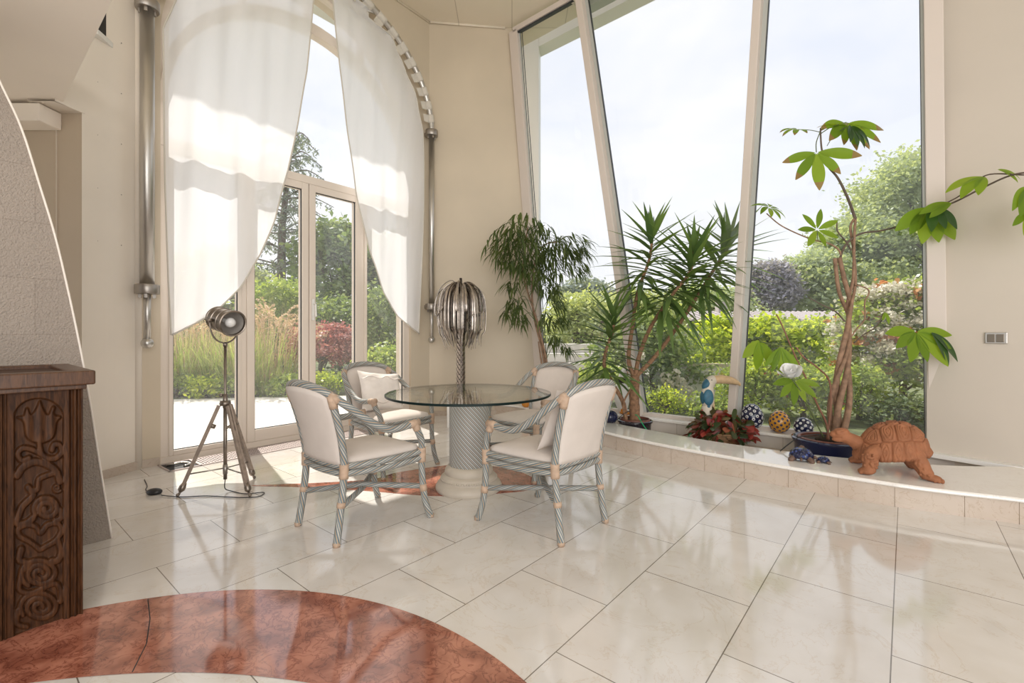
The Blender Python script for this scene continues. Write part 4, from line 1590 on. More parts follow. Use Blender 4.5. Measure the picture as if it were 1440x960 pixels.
mb = lathe_dir([(0, -.115), (.075, -.115), (.086, -.105), (.090, -.095), (.090, -.085), (.085, -.08), (.085, -.035), (.090, -.032), (.090, -.026), (.085, -.022), (.085, .035), (.090, .038), (.090, .045), (.086, .048), (.088, .10), (.096, .106), (.097, .118), (.092, .122), (.085, .118), (.083, .10)])
hdm = mb.build('lamp_head', LAMP_M, lamp, auto=35)
mb = lathe_dir([(.083, .10), (.078, .03), (.05, -.03), (.0, -.05)])
mb.build('reflector', LAMP_IN, hdm)
mb = MB(); mb.ball(HC_ + hd * .075, (.036, .036, .036), 20, 14); mb.tube([HC_ - hd * .03, HC_ + hd * .01], .016, 12)
mb.build('bulb', BULB, hdm)
mb = MB()
yk = []
for i in range(25):
    a = PI * i / 24
    yk.append(HC_ + sdv * (.104 * math.cos(a)) + V((0, 0, -1)) * (.165 * math.sin(a) ** .8))
mb.tube(yk, .006, 8)
for s_ in (-1, 1):
    mb.tube([HC_ + sdv * .085 * s_, HC_ + sdv * .118 * s_], .012, 12)
    mb.tube([HC_ + sdv * .122 * s_ - hd * .03, HC_ + sdv * .122 * s_ + hd * .03], .006, 8)
mb.build('yoke', LAMP_M, lamp)
# flex and foot switch
mb = MB()
mb.tube(spl([TL + V((0, 0, .09)), TL + V((.01, -.02, .03)), FL(325, 690, .006), FL(345, 694, .006), FL(368, 692, .006), FL(371, 694, .006), FL(360, 698.5, .006), FL(330, 699, .006), FL(290, 697, .006), FL(255, 698.5, .006), FL(227, 696, .008)], 8), .0035, 8)
mb.tube(spl([FL(210, 693, .012), FL(205, 688, .006), FL(207, 683, .006), FL(203, 674, .006)], 6), .0035, 8)
tag(mb.build('lamp_cord', BLACK), 'thin black cord looping from the tripod spotlight along the floor', 'cord')
mb = MB()
c_ = FL(214, 696)
mb.ball((c_.x, c_.y + .02, .018), (.052, .036, .026), 20, 12, R=Matrix.Rotation(.15, 3, 'Z'))
fs_ = mb.build('foot_switch', BLACK); tag(fs_, 'small black oval foot switch on the tiles left of the tripod', 'switch')

# ---- silver palm on a plinth behind the table
PL = V((-0.655, 6.0, 0))
pl = thing('plinth', 'narrow pale plinth standing behind the striped table column', 'plinth', (PL.x, PL.y, 0))
mb = MB(); mb.box((0.02, -.02, .20), (.34, .34, .40)); mb.build('body', WHITE, pl, smooth=False, bevel=.006)
mb = MB(); mb.box((0.02, -.02, .41), (.36, .36, .02)); mb.build('top_slab', WHITE, pl, smooth=False, bevel=.004)
palm = thing('silver_palm', 'antique silver palm tree sculpture with drooping metal fronds rising behind the glass table', 'sculpture', (PL.x, PL.y, 0.42))
Z0 = 0.42
mb = MB()
pr = []
for i in range(41):
    z = 0.03 + (1.36 - Z0) * i / 40
    pr.append((.052 - .006 * i / 40, z))
mb.lathe(pr, 20, cap=True)
tr = mb.build('trunk', PALM_D, palm)
mb = MB()
for i in range(30):
    for k in range(7):
        a = 2 * PI * (k + (i % 2) * .5) / 7
        z = .05 + i * .031
        r_ = .053 - .006 * i / 30
        mb.blade((r_ * math.cos(a), r_ * math.sin(a), z), (math.cos(a) * .22, math.sin(a) * .22, 1), .055, .036, droop=-.1, n=3, fold=-.35, shape='ellipse', side=(-math.sin(a), math.cos(a), 0))
mb.build('trunk_scale', PALM_M, tr)
mb = MB(); mb.lathe([(0, 0), (.15, 0), (.15, .012), (.06, .03), (0, .03)], 24, cap=False); mb.build('foot_plate', PALM_M, palm, auto=40)
crownz = 1.70 - Z0


def frond(a, r_out, z_top, z_bot, r_end, w, name='frond', mt=PALM_M):
    pts = spl([(0.015, 0, crownz + z_top * .2), (r_out * .35, 0, crownz + z_top), (r_out * .8, 0, crownz + z_top * .55 - .03), (r_out, 0, crownz - .15), (r_out * 1.0, 0, crownz + (z_bot + -.15) / 2 - .05), (r_out * .86, 0, crownz + z_bot * .8), (r_end, 0, crownz + z_bot)], 5)
    m = len(pts)
    vs, fs = [], []
    ca, sa = math.cos(a), math.sin(a)
    for i, p in enumerate(pts):
        x = i / (m - 1)
        ww = w * (0.55 + .9 * math.sin(PI * min(1, x * .9 + .05))) * (1 if x < .85 else max(.1, (1 - x) / .15)) / 2
        t = (pts[min(i + 1, m - 1)] - pts[max(i - 1, 0)]).normalized()
        up = V((-t.z, 0, t.x))
        for k, (sx, uu) in enumerate(((-1, -.5), (-.5, .1), (0, .3), (.5, .1), (1, -.5))):
            q = V((p.x, 0, p.z)) + up * uu * ww * -1 + V((0, sx * ww, 0))
            vs.append((q.x * ca - q.y * sa, q.x * sa + q.y * ca, q.z))
    for i in range(m - 1):
        for k in range(4):
            fs.append((i * 5 + k, (i + 1) * 5 + k, (i + 1) * 5 + k + 1, i * 5 + k + 1))
    mb = MB(); mb.add(vs, fs)
    o = mb.build(name, mt, palm)
    s_ = o.modifiers.new('thick', 'SOLIDIFY'); s_.thickness = .004
    return o


rr_ = random.Random(3)
for k in range(26):
    frond(2 * PI * k / 26 + rr_.uniform(-.2, .2), rr_.uniform(.24, .325), rr_.uniform(.05, .12), rr_.uniform(-.74, -.55), rr_.uniform(.15, .26), rr_.uniform(.017, .026))
for k in range(22):
    frond(2 * PI * k / 22 + rr_.uniform(-.25, .25), rr_.uniform(.16, .25), rr_.uniform(.02, .07), rr_.uniform(-.76, -.58), rr_.uniform(.08, .18), rr_.uniform(.018, .028), mt=(PALM_M if k % 4 else PALM_D))
for k in range(15):
    frond(2 * PI * k / 15 + rr_.uniform(-.25, .25), rr_.uniform(.08, .17), rr_.uniform(.01, .03), rr_.uniform(-.72, -.30), rr_.uniform(.05, .12), rr_.uniform(.022, .032), mt=(PALM_M if k % 3 else PALM_D))
for k in range(14):
    frond(2 * PI * k / 14 + rr_.uniform(-.2, .2), rr_.uniform(.28, .35), rr_.uniform(.08, .15), rr_.uniform(-.42, -.22), rr_.uniform(.27, .33), rr_.uniform(.014, .022))
for k in range(9):
    a = 2 * PI * k / 9 + .2
    mb = MB()
    mb.blade((0.01 * math.cos(a), .01 * math.sin(a), crownz + .02), (math.cos(a), math.sin(a), .75), rr_.uniform(.28, .40), .024, droop=rr_.uniform(1.5, 2.2), n=8, fold=.3)
    mb.build('frond', PALM_M, palm)
mb = MB(); mb.tube([(0, 0, crownz - .1), (0, 0, crownz + .18)], [.022, .017], 12); mb.build('spike', PALM_D, palm)

# ================================================================ CURTAINS with their tubular rail
DC = -0.12
tp_, zp_ = lw_pix(207, 485, DC)
tr_, zr_ = lw_pix(607, 477, DC)
PC, PA = (tp_ + tr_) / 2, (tr_ - tp_) / 2
PS, PB = 3.97, 1.33
rail = thing('curtain_rail', 'brushed steel tube rail arching over the glazed door with straight drops and ball ends', 'curtain rail', LW(PC, DC, 0))
ro = LW(PC, DC, 0)
arcp = [LW(PC + PA * math.cos(a), DC, PS + PB * math.sin(a)) for a in np.linspace(0, PI, 61)]
mb = MB(); mb.tube(arcp, .040, 16); mb.build('arched_tube', STEEL, rail, org=ro)
for t_, rad in ((tp_, .052), (tr_, .040)):
    mb = MB(); mb.tube([LW(t_, DC, 1.56), LW(t_, DC, PS)], rad, 20); mb.build('drop_tube', STEEL, rail, org=ro)
    mb = MB(); mb.tube([LW(t_, DC, 1.10), LW(t_, DC, 1.58)], .026, 16); rod = mb.build('rod', STEEL, rail, org=ro)
    mb = MB(); mb.ball(LW(t_, DC, 1.085), .046, 20, 14); mb.build('ball_end', STEEL, rod, org=ro)
    for z in (1.55, PS):
        mb = MB()
        mb.lathe([(0, -.045), (.085, -.045), (.088, -.04), (.088, .03), (.085, .035), (0, .035)], 28, LW(t_, DC, z), cap=False)
        for a in range(4):
            mb.box(LW(t_, DC, z - .055) + V((.05 * math.cos(a * PI / 2 + .5), .05 * math.sin(a * PI / 2 + .5), 0)), (.022, .022, .05), .5)
        v = [LW(t_ - .03, DC + .02, z - .03), LW(t_ + .03, DC + .02, z - .03), LW(t_ + .03, 0.005, z - .03), LW(t_ - .03, 0.005, z - .03)]
        mb.hexa(v + [q + V((0, 0, .05)) for q in v])
        mb.build('bracket', STEEL_D, rail, org=ro, auto=35)


def zt(pix):
    r = [lw_pix(x, y, DC) for x, y in pix]
    return [(z, t) for t, z in r]


ro_r = sorted(zt([(590, 468), (593, 380), (596, 290), (596.5, 230), (594, 185), (586, 142), (571, 97), (550, 52), (530, 20)]))
ro_r += [(5.05, 1.95), (5.2, 1.60)]
ri = sorted(zt([(590, 469), (560, 446), (540, 412), (520, 352), (500, 267), (488, 180), (478, 100), (468, 0)])) + [(5.2, 1.50)]
lo = sorted(zt([(241, 471), (237, 400), (234, 300), (231, 200), (229, 100), (228, 40)]))
lo += [(z, 2 * PC - t) for z, t in ro_r if z > 4.2]
li = sorted(zt([(242, 471), (300, 441), (340, 402), (366, 358), (386, 310), (405, 240), (419, 170), (432, 100), (441, 0)])) + [(5.2, 1.47)]


def ip(tab, z):
    tab = sorted(tab)
    return float(np.interp(z, [a for a, b in tab], [b for a, b in tab]))


def curtain(label, outer, inner, seed, side):
    z0 = max(outer[0][0], inner[0][0]) if False else min(outer[0][0], inner[0][0])
    z1 = 5.2
    nz_, nt_ = 70, 40
    root = thing('sheer_curtain', label, 'curtain', LW(PC, DC, 0), group=None)
    mb = MB()
    vs = []
    for j in range(nz_ + 1):
        z = z0 + (z1 - z0) * (j / nz_) ** 1.0
        a, b = ip(outer, z), ip(inner, z)
        for i in range(nt_ + 1):
            u = i / nt_
            t = a + (b - a) * u
            wv = .016 * math.sin(t * 17 + z * 1.1 + seed) + .010 * math.sin(t * 31 - z * 2.3 + seed * 2)
            wv += .012 * math.sin((t * 6 * side + z * 5.0)) * u
            wv *= min(1, (1 - u) * 5 + .35)
            vs.append(LW(t, DC + wv, z))
    k = nt_ + 1
    fs = [(j * k + i, j * k + i + 1, (j + 1) * k + i + 1, (j + 1) * k + i) for j in range(nz_) for i in range(nt_)]
    mb.add(vs, fs)
    cl = mb.build('cloth', SHEER, root, org=LW(PC, DC, 0))
    for edge_i, rad in ((nt_, .008), (0, .007)):
        mb = MB(); mb.tube([vs[j * k + edge_i] for j in range(nz_ + 1)], rad, 6)
        mb.build('hem', HEM, cl, org=LW(PC, DC, 0))
    # cloth tabs over the arched tube
    for q in range(11):
        an = math.radians(8 + q * 7.6)
        if side > 0: an = PI - an
        w_ = math.radians(2.3)
        mb = MB()
        mb.tube([LW(PC + PA * math.cos(x), DC, PS + PB * math.sin(x)) for x in np.linspace(an - w_, an + w_, 5)], .046, 14)
        p1 = [LW(PC + (PA - .02) * math.cos(x), DC + .0, PS + (PB - .02) * math.sin(x)) for x in np.linspace(an - w_, an + w_, 4)]
        p2 = [LW(PC + (PA - .13) * math.cos(x), DC + .0, PS + (PB - .13) * math.sin(x)) for x in np.linspace(an - w_, an + w_, 4)]
        mb.add(p1 + p2, [(i, i + 1, i + 5, i + 4) for i in range(3)])
        mb.build('tab', HEM, root, org=LW(PC, DC, 0))
    return root


curtain('wider sheer white curtain, its hem ending in a point behind the spotlight', lo, li, 0.4, 1)
curtain('narrower sheer white curtain ending in a point beside the bare back wall', ro_r, ri, 2.1, -1)
# ================================================================ TURTLE AND ORNAMENTS ON THE LEDGE
def remesh(o, size, smooth_it=0):
    r = o.modifiers.new('remesh', 'REMESH')
    r.mode = 'VOXEL'; r.voxel_size = size; r.use_smooth_shade = True
    if smooth_it:
        s = o.modifiers.new('smooth', 'SMOOTH'); s.factor = .5; s.iterations = smooth_it
    return o


LTZ = LZ
tl_loc = V((2.752, 3.405, LTZ))
tl_rz = math.atan2(0.44, -0.90)
turtle = thing('terracotta_turtle', 'large terracotta turtle sculpture with stretched neck standing on the ledge', 'sculpture', tl_loc, tl_rz)
turtle.scale = (0.87, 0.9, 1.0)
mb = MB()
# neck and head (x forward); legs; plastron
neck = spl([(.14, 0, .17), (.22, 0, .185), (.29, 0, .215), (.345, 0, .232)], 5)
mb.tube(neck, [.075, .055, .046, .046], 16)
mb.ball((.352, 0, .250), (.068, .048, .040), 20, 14, R=Matrix.Rotation(.22, 3, 'Y'))
mb.ball((.398, 0, .240), (.034, .034, .026), 16, 10)
mb.ball((.350, 0, .208), (.066, .042, .024), 20, 12, R=Matrix.Rotation(.10, 3, 'Y'))
for s_ in (-1, 1):
    mb.ball((.374, .041 * s_, .254), (.017, .014, .013), 12, 8)
    mb.ball((.360, .040 * s_, .274), (.036, .012, .009), 12, 8, R=Matrix.Rotation(.25, 3, 'Y'))
    # front legs
    mb.tube(spl([(.12, .12 * s_, .16), (.175, .165 * s_, .125), (.185, .178 * s_, .06), (.19, .18 * s_, .03)], 4), [.058, .056, .047, .049], 16)
    mb.ball((.203, .182 * s_, .026), (.056, .050, .026), 16, 10)
    for k in (-1, 0, 1):
        mb.ball((.247, (.182 + .024 * k) * s_, .018), (.014, .011, .016), 10, 8)
    # rear legs stepping back
    mb.tube(spl([(-.10, .10 * s_, .17), (-.145, .145 * s_, .11), (-.17, .168 * s_, .06), (-.19, .175 * s_, .03)], 4), [.064, .058, .048, .044], 16)
    mb.ball((-.208, .182 * s_, .024), (.064, .046, .024), 16, 10, R=Matrix.Rotation(-.5 * s_, 3, 'Z'))
    for k in (-1, 0, 1):
        mb.ball((-.238 + .022 * k, (.222 - .004 * k) * s_, .016), (.013, .014, .017), 10, 8)
mb.ball((0, 0, .145), (.205, .160, .055), 28, 14)
mb.tube([(-.18, 0, .15), (-.25, 0, .125)], [.03, .008], 10)
rq = random.Random(5)
for s_ in (-1, 1):
    for k in range(26):   # knobbly scales on the fore legs
        a, z = rq.uniform(-1.2, 1.4), rq.uniform(.055, .15)
        mb.ball((.180 + .056 * math.sin(a) * .9, (.172 + .056 * math.cos(a)) * s_, z), .011, 8, 6)
    for k in range(22):
        t_ = rq.uniform(0, 1)
        a = rq.uniform(-1.1, 1.1)
        mb.ball((-.135 - .045 * t_ + .052 * math.sin(a), (.138 + .03 * t_ + .056 * math.cos(a)) * s_, .13 - .09 * t_), .011, 8, 6)
bd = remesh(mb.build('body', TERRA, turtle), .0042, 1)
# shell with carved scutes
A_, B_, H_ = .242, .195, .228
seeds = []
def shell_pt(x, y):
    q = max(0, 1 - (x / A_) ** 2 - (y / B_) ** 2)
    return V((x, y, H_ * q ** .55))
for x in (-.180, -.096, 0, .096, .180): seeds.append((shell_pt(x * .92, 0), 1.0))
for s_ in (-1, 1):
    for x in (-.140, -.049, .049, .140): seeds.append((shell_pt(x * 1.02, s_ * .116 * (1 - (x / .29) ** 2)), 1.0))
    for k in range(9):
        a = PI * (k + .5) / 9
        seeds.append((shell_pt(.955 * A_ * math.cos(a), s_ * .955 * B_ * math.sin(a)) + V((0, 0, -.02)), .9))
NA, NR_ = 320, 120
PH, AA = np.meshgrid(np.linspace(0, PI / 2, NR_ + 1), np.arange(NA) * 2 * PI / NA, indexing='ij')
RR = np.sin(PH) ** .92
SP = np.stack([A_ * RR * np.cos(AA), B_ * RR * np.sin(AA), H_ * np.cos(PH) ** 1.05], -1)
DD = np.stack([np.linalg.norm(SP - np.array(s0), axis=-1) / w for s0, w in seeds], -1)
DS = np.sort(DD, -1)
E_ = DS[..., 1] - DS[..., 0]
GR = np.clip(1 - E_ / .011, 0, 1)
RG = .0034 * np.sin(E_ * 230 + .8) * np.clip((E_ - .012) / .02, 0, 1) * np.clip(DS[..., 0] / .02, 0, 1)
NM = SP / np.array([A_ ** 2, B_ ** 2, H_ ** 2]); NM /= np.linalg.norm(NM, axis=-1)[..., None]
SP = SP + NM * (.0045 * np.clip(E_ / .03, 0, 1) - .0115 * GR + RG)[..., None]
K_ = np.clip((PH / (PI / 2) - .90) / .10, 0, 1) * .016
SP[..., 0] += K_ * np.cos(AA); SP[..., 1] += K_ * np.sin(AA)
SP[..., 2] += .135 - .035 * SP[..., 0] / A_
vs = [tuple(q) for q in SP.reshape(-1, 3).tolist()]
fs = []
for j in range(NR_):
    for i in range(NA):
        i2 = (i + 1) % NA
        fs.append((j * NA + i, (j + 1) * NA + i, (j + 1) * NA + i2, j * NA + i2))
o0 = len(vs)
for i in range(NA):
    x, y, z = vs[NR_ * NA + i]
    vs.append((x * .97, y * .97, z - .022))
for i in range(NA):
    x, y, z = vs[NR_ * NA + i]
    vs.append((x * .72, y * .72, z - .010))
for i in range(NA):
    i2 = (i + 1) % NA
    fs.append((NR_ * NA + i, o0 + i, o0 + i2, NR_ * NA + i2))
    fs.append((o0 + i, o0 + NA + i, o0 + NA + i2, o0 + i2))
mb = MB(); mb.add(vs, fs)
mb.build('shell', TERRA, turtle)

EGG_W = mat('white_glaze', (0.75, 0.75, 0.76), 0.15)
EGG_Y = mat('ochre_glaze', (0.56, 0.27, 0.045), 0.18)
EGG_B = mat('bright_cobalt_glaze', (0.035, 0.06, 0.22), 0.14)
TEAL = mat('teal_paint', (0.035, 0.135, 0.21), 0.5, var=.15, vscale=30)
RAWWOOD = mat('pale_wood', (0.62, 0.44, 0.26), 0.6, var=.12, vscale=25)
CREAMP = mat('cream_paint', (0.66, 0.60, 0.51), 0.6, var=.08, vscale=20)
ORANGE = mat('orange_paint', (0.62, 0.24, 0.03), 0.5)


def egg(name, label, loc, r, h, ground, dot_r, n, ring):
    mb = MB()
    prof = []
    for i in range(25):
        th = PI * i / 24
        z = -math.cos(th)
        rad = math.sin(th) * (1 - .10 * z)
        prof.append((max(.0005, rad * r), h / 2 + z * h / 2))
    mb.lathe(prof, 36, cap=False)
    ga = PI * (3 - 5 ** .5)
    for k in range(n):
        z = -.93 + 1.88 * (k + .5) / n
        rad = math.sqrt(1 - z * z) * (1 - .10 * z)
        a = k * ga
        p = V((rad * r * math.cos(a), rad * r * math.sin(a), h / 2 + z * h / 2))
        nrm = V((math.cos(a) * math.sqrt(1 - z * z) / r, math.sin(a) * math.sqrt(1 - z * z) / r, z / (h / 2))).normalized()
        R = nrm.to_track_quat('Z', 'Y').to_matrix()
        mb.ball(p, (dot_r, dot_r, .0022), 12, 6, mi=1, R=R)
        mb.ball(p + nrm * .0012, (dot_r * ring, dot_r * ring, .0022), 10, 6, mi=2, R=R)
    o = mb.build(name, [ground] + ([EGG_W, NAVY] if ground is NAVY else [NAVY, EGG_B]))
    o.location = loc
    return tag(o, label, 'ornament', 'glazed eggs on the window sill')


def on_sill(px, py, d=5.37):
    r = (px - 720) / F_PX
    Y = d / (RN.x * r + RN.y)
    return V((r * Y, Y, LZ))


p = on_sill(1057.5, 0); egg('ceramic_egg', 'biggest dark blue egg with white dots, beside the window mullion', p, .112 * p.y / 5.0, .270 * p.y / 5.0, NAVY, .0165, 64, .45)
p = on_sill(1096, 0); egg('ceramic_egg', 'ochre yellow egg covered in small blue dots on the window sill', p, .098, .222, EGG_Y, .0125, 72, .5)
p = on_sill(1130, 0); egg('ceramic_egg', 'small dark blue egg with plain white dots next to the blue pot', p, .085, .178, NAVY, .0135, 46, .1)

# toucan figure on a stump
tc = on_sill(995, 0, 5.10)
tou = thing('toucan_figure', 'painted wooden toucan with a huge pale beak perched behind the red-leaved plant', 'sculpture', tc, math.radians(-8))
k = tc.y / F_PX
mb = MB()
mb.lathe([(0, -.15), (.085, -.15), (.072, .05), (.066, .12), (.06, .22), (.045, .245), (0, .25)], 20, cap=False)
mb.build('stump', CREAMP, tou, auto=40)
mb = MB()
mb.tube(spl([(0, 0, .19), (0, 0, .28), (.0, 0, .37), (.012, 0, .44), (.035, 0, .50), (.07, 0, .52)], 6), [.03, .064, .068, .050, .055, .047], 18, round_end=True)
bd = mb.build('body', CREAMP, tou)
mb = MB()
for s_ in (-1, 1):
    mb.ball((-.005, .056 * s_, .335), (.052, .022, .085), 16, 12, R=Matrix.Rotation(.06 * s_, 3, 'X'))
    mb.ball((0, .045 * s_, .255), (.018, .014, .055), 12, 8)
mb.ball((-.035, 0, .33), (.04, .06, .085), 16, 12)
mb.build('wing', TEAL, tou)
mb = MB(); mb.ball((-.004, 0, .47), (.045, .052, .075), 18, 12, R=Matrix.Rotation(.55, 3, 'Y')); mb.build('nape', TEAL, tou)
mb = MB()
bp_ = spl([(.055, 0, .515), (.14, 0, .520), (.23, 0, .510), (.305, 0, .482), (.33, 0, .455)], 6)
mb.tube(bp_, [.044, .046, .040, .022, .006], 16)
mb.build('beak', RAWWOOD, tou)
mb = MB()
for s_ in (-1, 1): mb.ball((.03, .045 * s_, .515), .009, 10, 8)
mb.build('eye', BLACK, tou)
mb = MB()
for s_ in (-1, 1): mb.tube([(.05, .018 * s_, .30), (.062, .02 * s_, .20)], [.014, .007], 8)
mb.build('leg', RAWWOOD, tou)

# goose figure behind the yucca pot
gs = on_sill(878, 0, 5.36)
goo = thing('goose_figure', 'white painted goose with orange beak and black neckband behind the yucca trunk', 'sculpture', gs, math.radians(-20))
mb = MB()
mb.tube(spl([(-.02, 0, .06), (-.03, 0, .18), (-.03, 0, .30), (-.035, 0, .40), (-.02, 0, .49), (.01, 0, .535)], 6), [.06, .10, .085, .045, .045, .05], 18, round_end=True)
mb.build('body', WHITE, goo)
mb = MB(); mb.tube(spl([(.035, 0, .52), (.09, 0, .505), (.13, 0, .485)], 4), [.032, .024, .014], 12, round_end=True); mb.build('beak', ORANGE, goo)
mb = MB(); mb.tube([(-.036, 0, .385), (-.032, 0, .45)], .053, 16); mb.build('neckband', BLACK, goo)
for s_ in (-1, 1):
    mb = MB(); mb.ball((.03, .065 * s_, .02), (.085, .05, .02), 14, 8); mb.tube([(-.02, .05 * s_, .02), (-.02, .045 * s_, .12)], .018, 8); mb.build('foot', ORANGE, goo)
mb = MB()
for s_ in (-1, 1): mb.ball((.03, .04 * s_, .545), .008, 8, 6)
mb.build('eye', BLACK, goo)


def small_turtle(label, loc, rz, s):
    t = thing('mosaic_turtle', label, 'ornament', loc, rz, 'small blue turtles on the ledge')
    mb = MB()
    prof = [(.0005, .062), (.02, .060), (.038, .052), (.050, .038), (.055, .022), (.05, .014), (.0005, .014)]
    mb.lathe([(r * s, z * s) for r, z in prof], 24, cap=False)
    n = 34
    for k in range(n):
        zz = .15 + .8 * (k + .5) / n
        rad = math.sqrt(1 - zz * zz)
        a = k * 2.39996
        p = V((.053 * rad * math.cos(a), .053 * rad * math.sin(a), .018 + .044 * zz)) * s
        mb.ball(p, (.0075 * s, .0075 * s, .004 * s), 8, 5, mi=1 + (k % 2), R=V((rad * math.cos(a), rad * math.sin(a), zz)).to_track_quat('Z', 'Y').to_matrix())
    mb.build('shell', [NAVY, EGG_B, NAVY], t)
    mb = MB()
    mb.tube(spl([V((.03, 0, .02)) * s, V((.055, 0, .034)) * s, V((.075, 0, .048)) * s], 4), [.014 * s, .011 * s, .015 * s], 12, round_end=True)
    for sx, sy in ((1, 1), (1, -1), (-1, 1), (-1, -1)):
        mb.tube([V((.028 * sx, .028 * sy, .02)) * s, V((.050 * sx, .048 * sy, .006)) * s], [.014 * s, .012 * s], 10, round_end=True)
    mb.tube([V((-.05, 0, .018)) * s, V((-.07, 0, .010)) * s], [.008 * s, .003 * s], 8)
    mb.build('body', mat('brown_stoneware', (0.15, 0.09, 0.065), .6, var=.2, vscale=30), t)
    return t


def on_ledge(px, py):
    return FL(px, py, LZ)


small_turtle('larger cobalt mosaic turtle with brown feet in front of the blue pot', on_ledge(1127, 646.5), 1.0, 1.55)
small_turtle('tiny cobalt mosaic turtle near the big terracotta one', on_ledge(1158, 650.5), 2.6, .78)
bl = V((1.17, 5.36, LZ))
q = P(858, 590, 5.3)
mb = MB(); mb.ball((q.x, q.y, LZ + .066), (.078, .078, .066), 24, 16)
for k in range(12):
    a = 2 * PI * k / 12
    mb.tube(spl([(q.x + .080 * math.sin(th) * math.cos(a), q.y + .080 * math.sin(th) * math.sin(a), LZ + .066 - .067 * math.cos(th)) for th in np.linspace(.35, PI - .3, 7)], 3), .006, 6)
tag(mb.build('glass_ball', NAVY), 'dark blue ribbed ball on the ledge left of the yucca pot', 'ornament')

q = P(739.5, 571, 6.42)
mb = MB(); mb.ball((q.x, q.y, LZ + .045), (.058, .05, .048), 20, 14); mb.ball((q.x + .02, q.y - .01, LZ + .092), (.030, .028, .028), 16, 10)
tag(mb.build('orange_ornament', ORANGE), 'small orange ornament on the ledge glimpsed below the table glass', 'ornament')

# ================================================================ POTTED PLANTS
def pot(name, parent, prof, m, n=36):
    mb = MB(); mb.lathe(prof, n, cap=False)
    return mb.build(name, m, parent, auto=50)


# ---- yucca -----------------------------------------------------------
YL = P(893, 590, 5.28); YL.z = 0.013
yuc = thing('yucca', 'tall yucca with several spiky leaf heads and a forking tan trunk in the trough', 'plant', YL)
pot('pot', yuc, [(0, 0), (.15, 0), (.165, .02), (.178, .16), (.192, .165), (.192, .185), (.180, .190), (.172, .165), (0, .165)], DARKGLAZE)
pot('saucer_rim', yuc, [(.150, .165), (.163, .168), (.166, .196), (.158, .205), (.150, .203), (.148, .172)], CLAYRIM)
mb = MB(); mb.lathe([(.150, .178), (.05, .186), (0.001, .188)], 30, cap=False); mb.build('soil', SOIL, yuc)
YUCL = leaf_mat('yucca_leaf', [(0.075, 0.14, 0.055), (0.12, 0.20, 0.068), (0.18, 0.28, 0.085)], trans=.4, rough=.28, spec=.7)
rg = random.Random(21)
Yb = YL.y


def pth(pts, n=6):
    return spl([P(x, y, d) for x, y, d in pts], n)


def yucca_stem(path, r0, r1, name='stem'):
    mb = MB(); rr = [r0 + (r1 - r0) * i / (len(path) - 1) for i in range(len(path))]
    rr = [r * (1 + .07 * math.sin(i * 2.1)) for i, r in enumerate(rr)]
    mb.tube(path, rr, 12)
    return mb.build(name, BARK, yuc, org=YL)


yucca_stem(pth([(893, 592, Yb), (892, 560, Yb), (893, 528, Yb)]), .062, .052, 'trunk')
heads = [
    ([(893, 532, Yb), (884, 505, Yb + .02), (890, 455, Yb + .05), (897, 410, Yb + .08), (913, 365, Yb + .08), (918, 325, Yb + .08)], 62, .68, .9),
    ([(893, 532, Yb), (899, 500, Yb - .02), (915, 460, Yb - .06), (945, 415, Yb - .14), (970, 382, Yb - .2), (976, 352, Yb - .2)], 84, .72, 1.0),
    ([(893, 530, Yb), (918, 505, Yb), (945, 470, Yb + .03), (972, 430, Yb + .05), (1000, 385, Yb + .08), (1022, 350, Yb + .1), (1028, 332, Yb + .1)], 80, .72, 1.0),
    ([(880, 590, Yb - .03), (876, 565, Yb - .05), (862, 540, Yb - .10), (850, 515, Yb - .14), (853, 490, Yb - .16), (862, 465, Yb - .16), (863, 440, Yb - .16)], 70, .64, 1.0),
]
for path_px, n, ln, sp in heads:
    path = pth(path_px, 8)
    yucca_stem(path, .026, .014)
    mb = MB()
    acc = [0]
    for a, b in zip(path[:-1], path[1:]): acc.append(acc[-1] + (b - a).length)
    tot = acc[-1]
    span = min(.78, tot * .62)
    for i in range(n):
        u = ((i + .5) / n) ** 1.0
        s_ = tot - span * u
        k = max(j for j in range(len(acc)) if acc[j] <= s_ + 1e-6)
        k = min(k, len(path) - 2)
        p = path[k].lerp(path[k + 1], (s_ - acc[k]) / max(1e-6, acc[k + 1] - acc[k]))
        ax = (path[k + 1] - path[k]).normalized()
        ax = (ax + V((0, 0, 1.1))).normalized()
        az = i * 2.39996 + rg.uniform(-.25, .25)
        o1 = ax.orthogonal().normalized(); o2 = ax.cross(o1)
        rad = o1 * math.cos(az) + o2 * math.sin(az)
        ang = .14 + 1.72 * u ** .42 + rg.uniform(-.2, .2)
        d = ax * math.cos(ang) + rad * math.sin(ang)
        L_ = ln * (.62 + .42 * min(1, u * 3)) * rg.uniform(.85, 1.1)
        mb.blade(p, d, L_, .060 * rg.uniform(.85, 1.15), droop=.15 + .95 * u * u * rg.uniform(.4, 1.4), n=7, fold=.35)
    mb.build('leaf_head', YUCL, yuc, org=YL)
# green cane tie and side twig
mb = MB(); mb.tube(pth([(881, 590, Yb - .1), (876, 570, Yb - .1), (885, 550, Yb - .1), (893, 540, Yb - .08)]), .010, 8); mb.build('twig', BARK, yuc, org=YL)
mb = MB(); mb.tube(spl([P(893, 583, Yb - .16), P(897, 585, Yb - .2), P(905, 598, Yb - .28), P(911, 606, Yb - .3)], 5), .005, 6)
mb.build('plant_tie', mat('green_cord', (0.0, 0.35, 0.13), .5), yuc, org=YL)
mb = MB(); mb.tube(spl([P(864, 594, 5.0), P(872, 586, 5.05), P(880, 580, 5.15), P(886, 578, 5.2)], 5), .004, 6); mb.build('plant_wire', BLACK, yuc, org=YL)

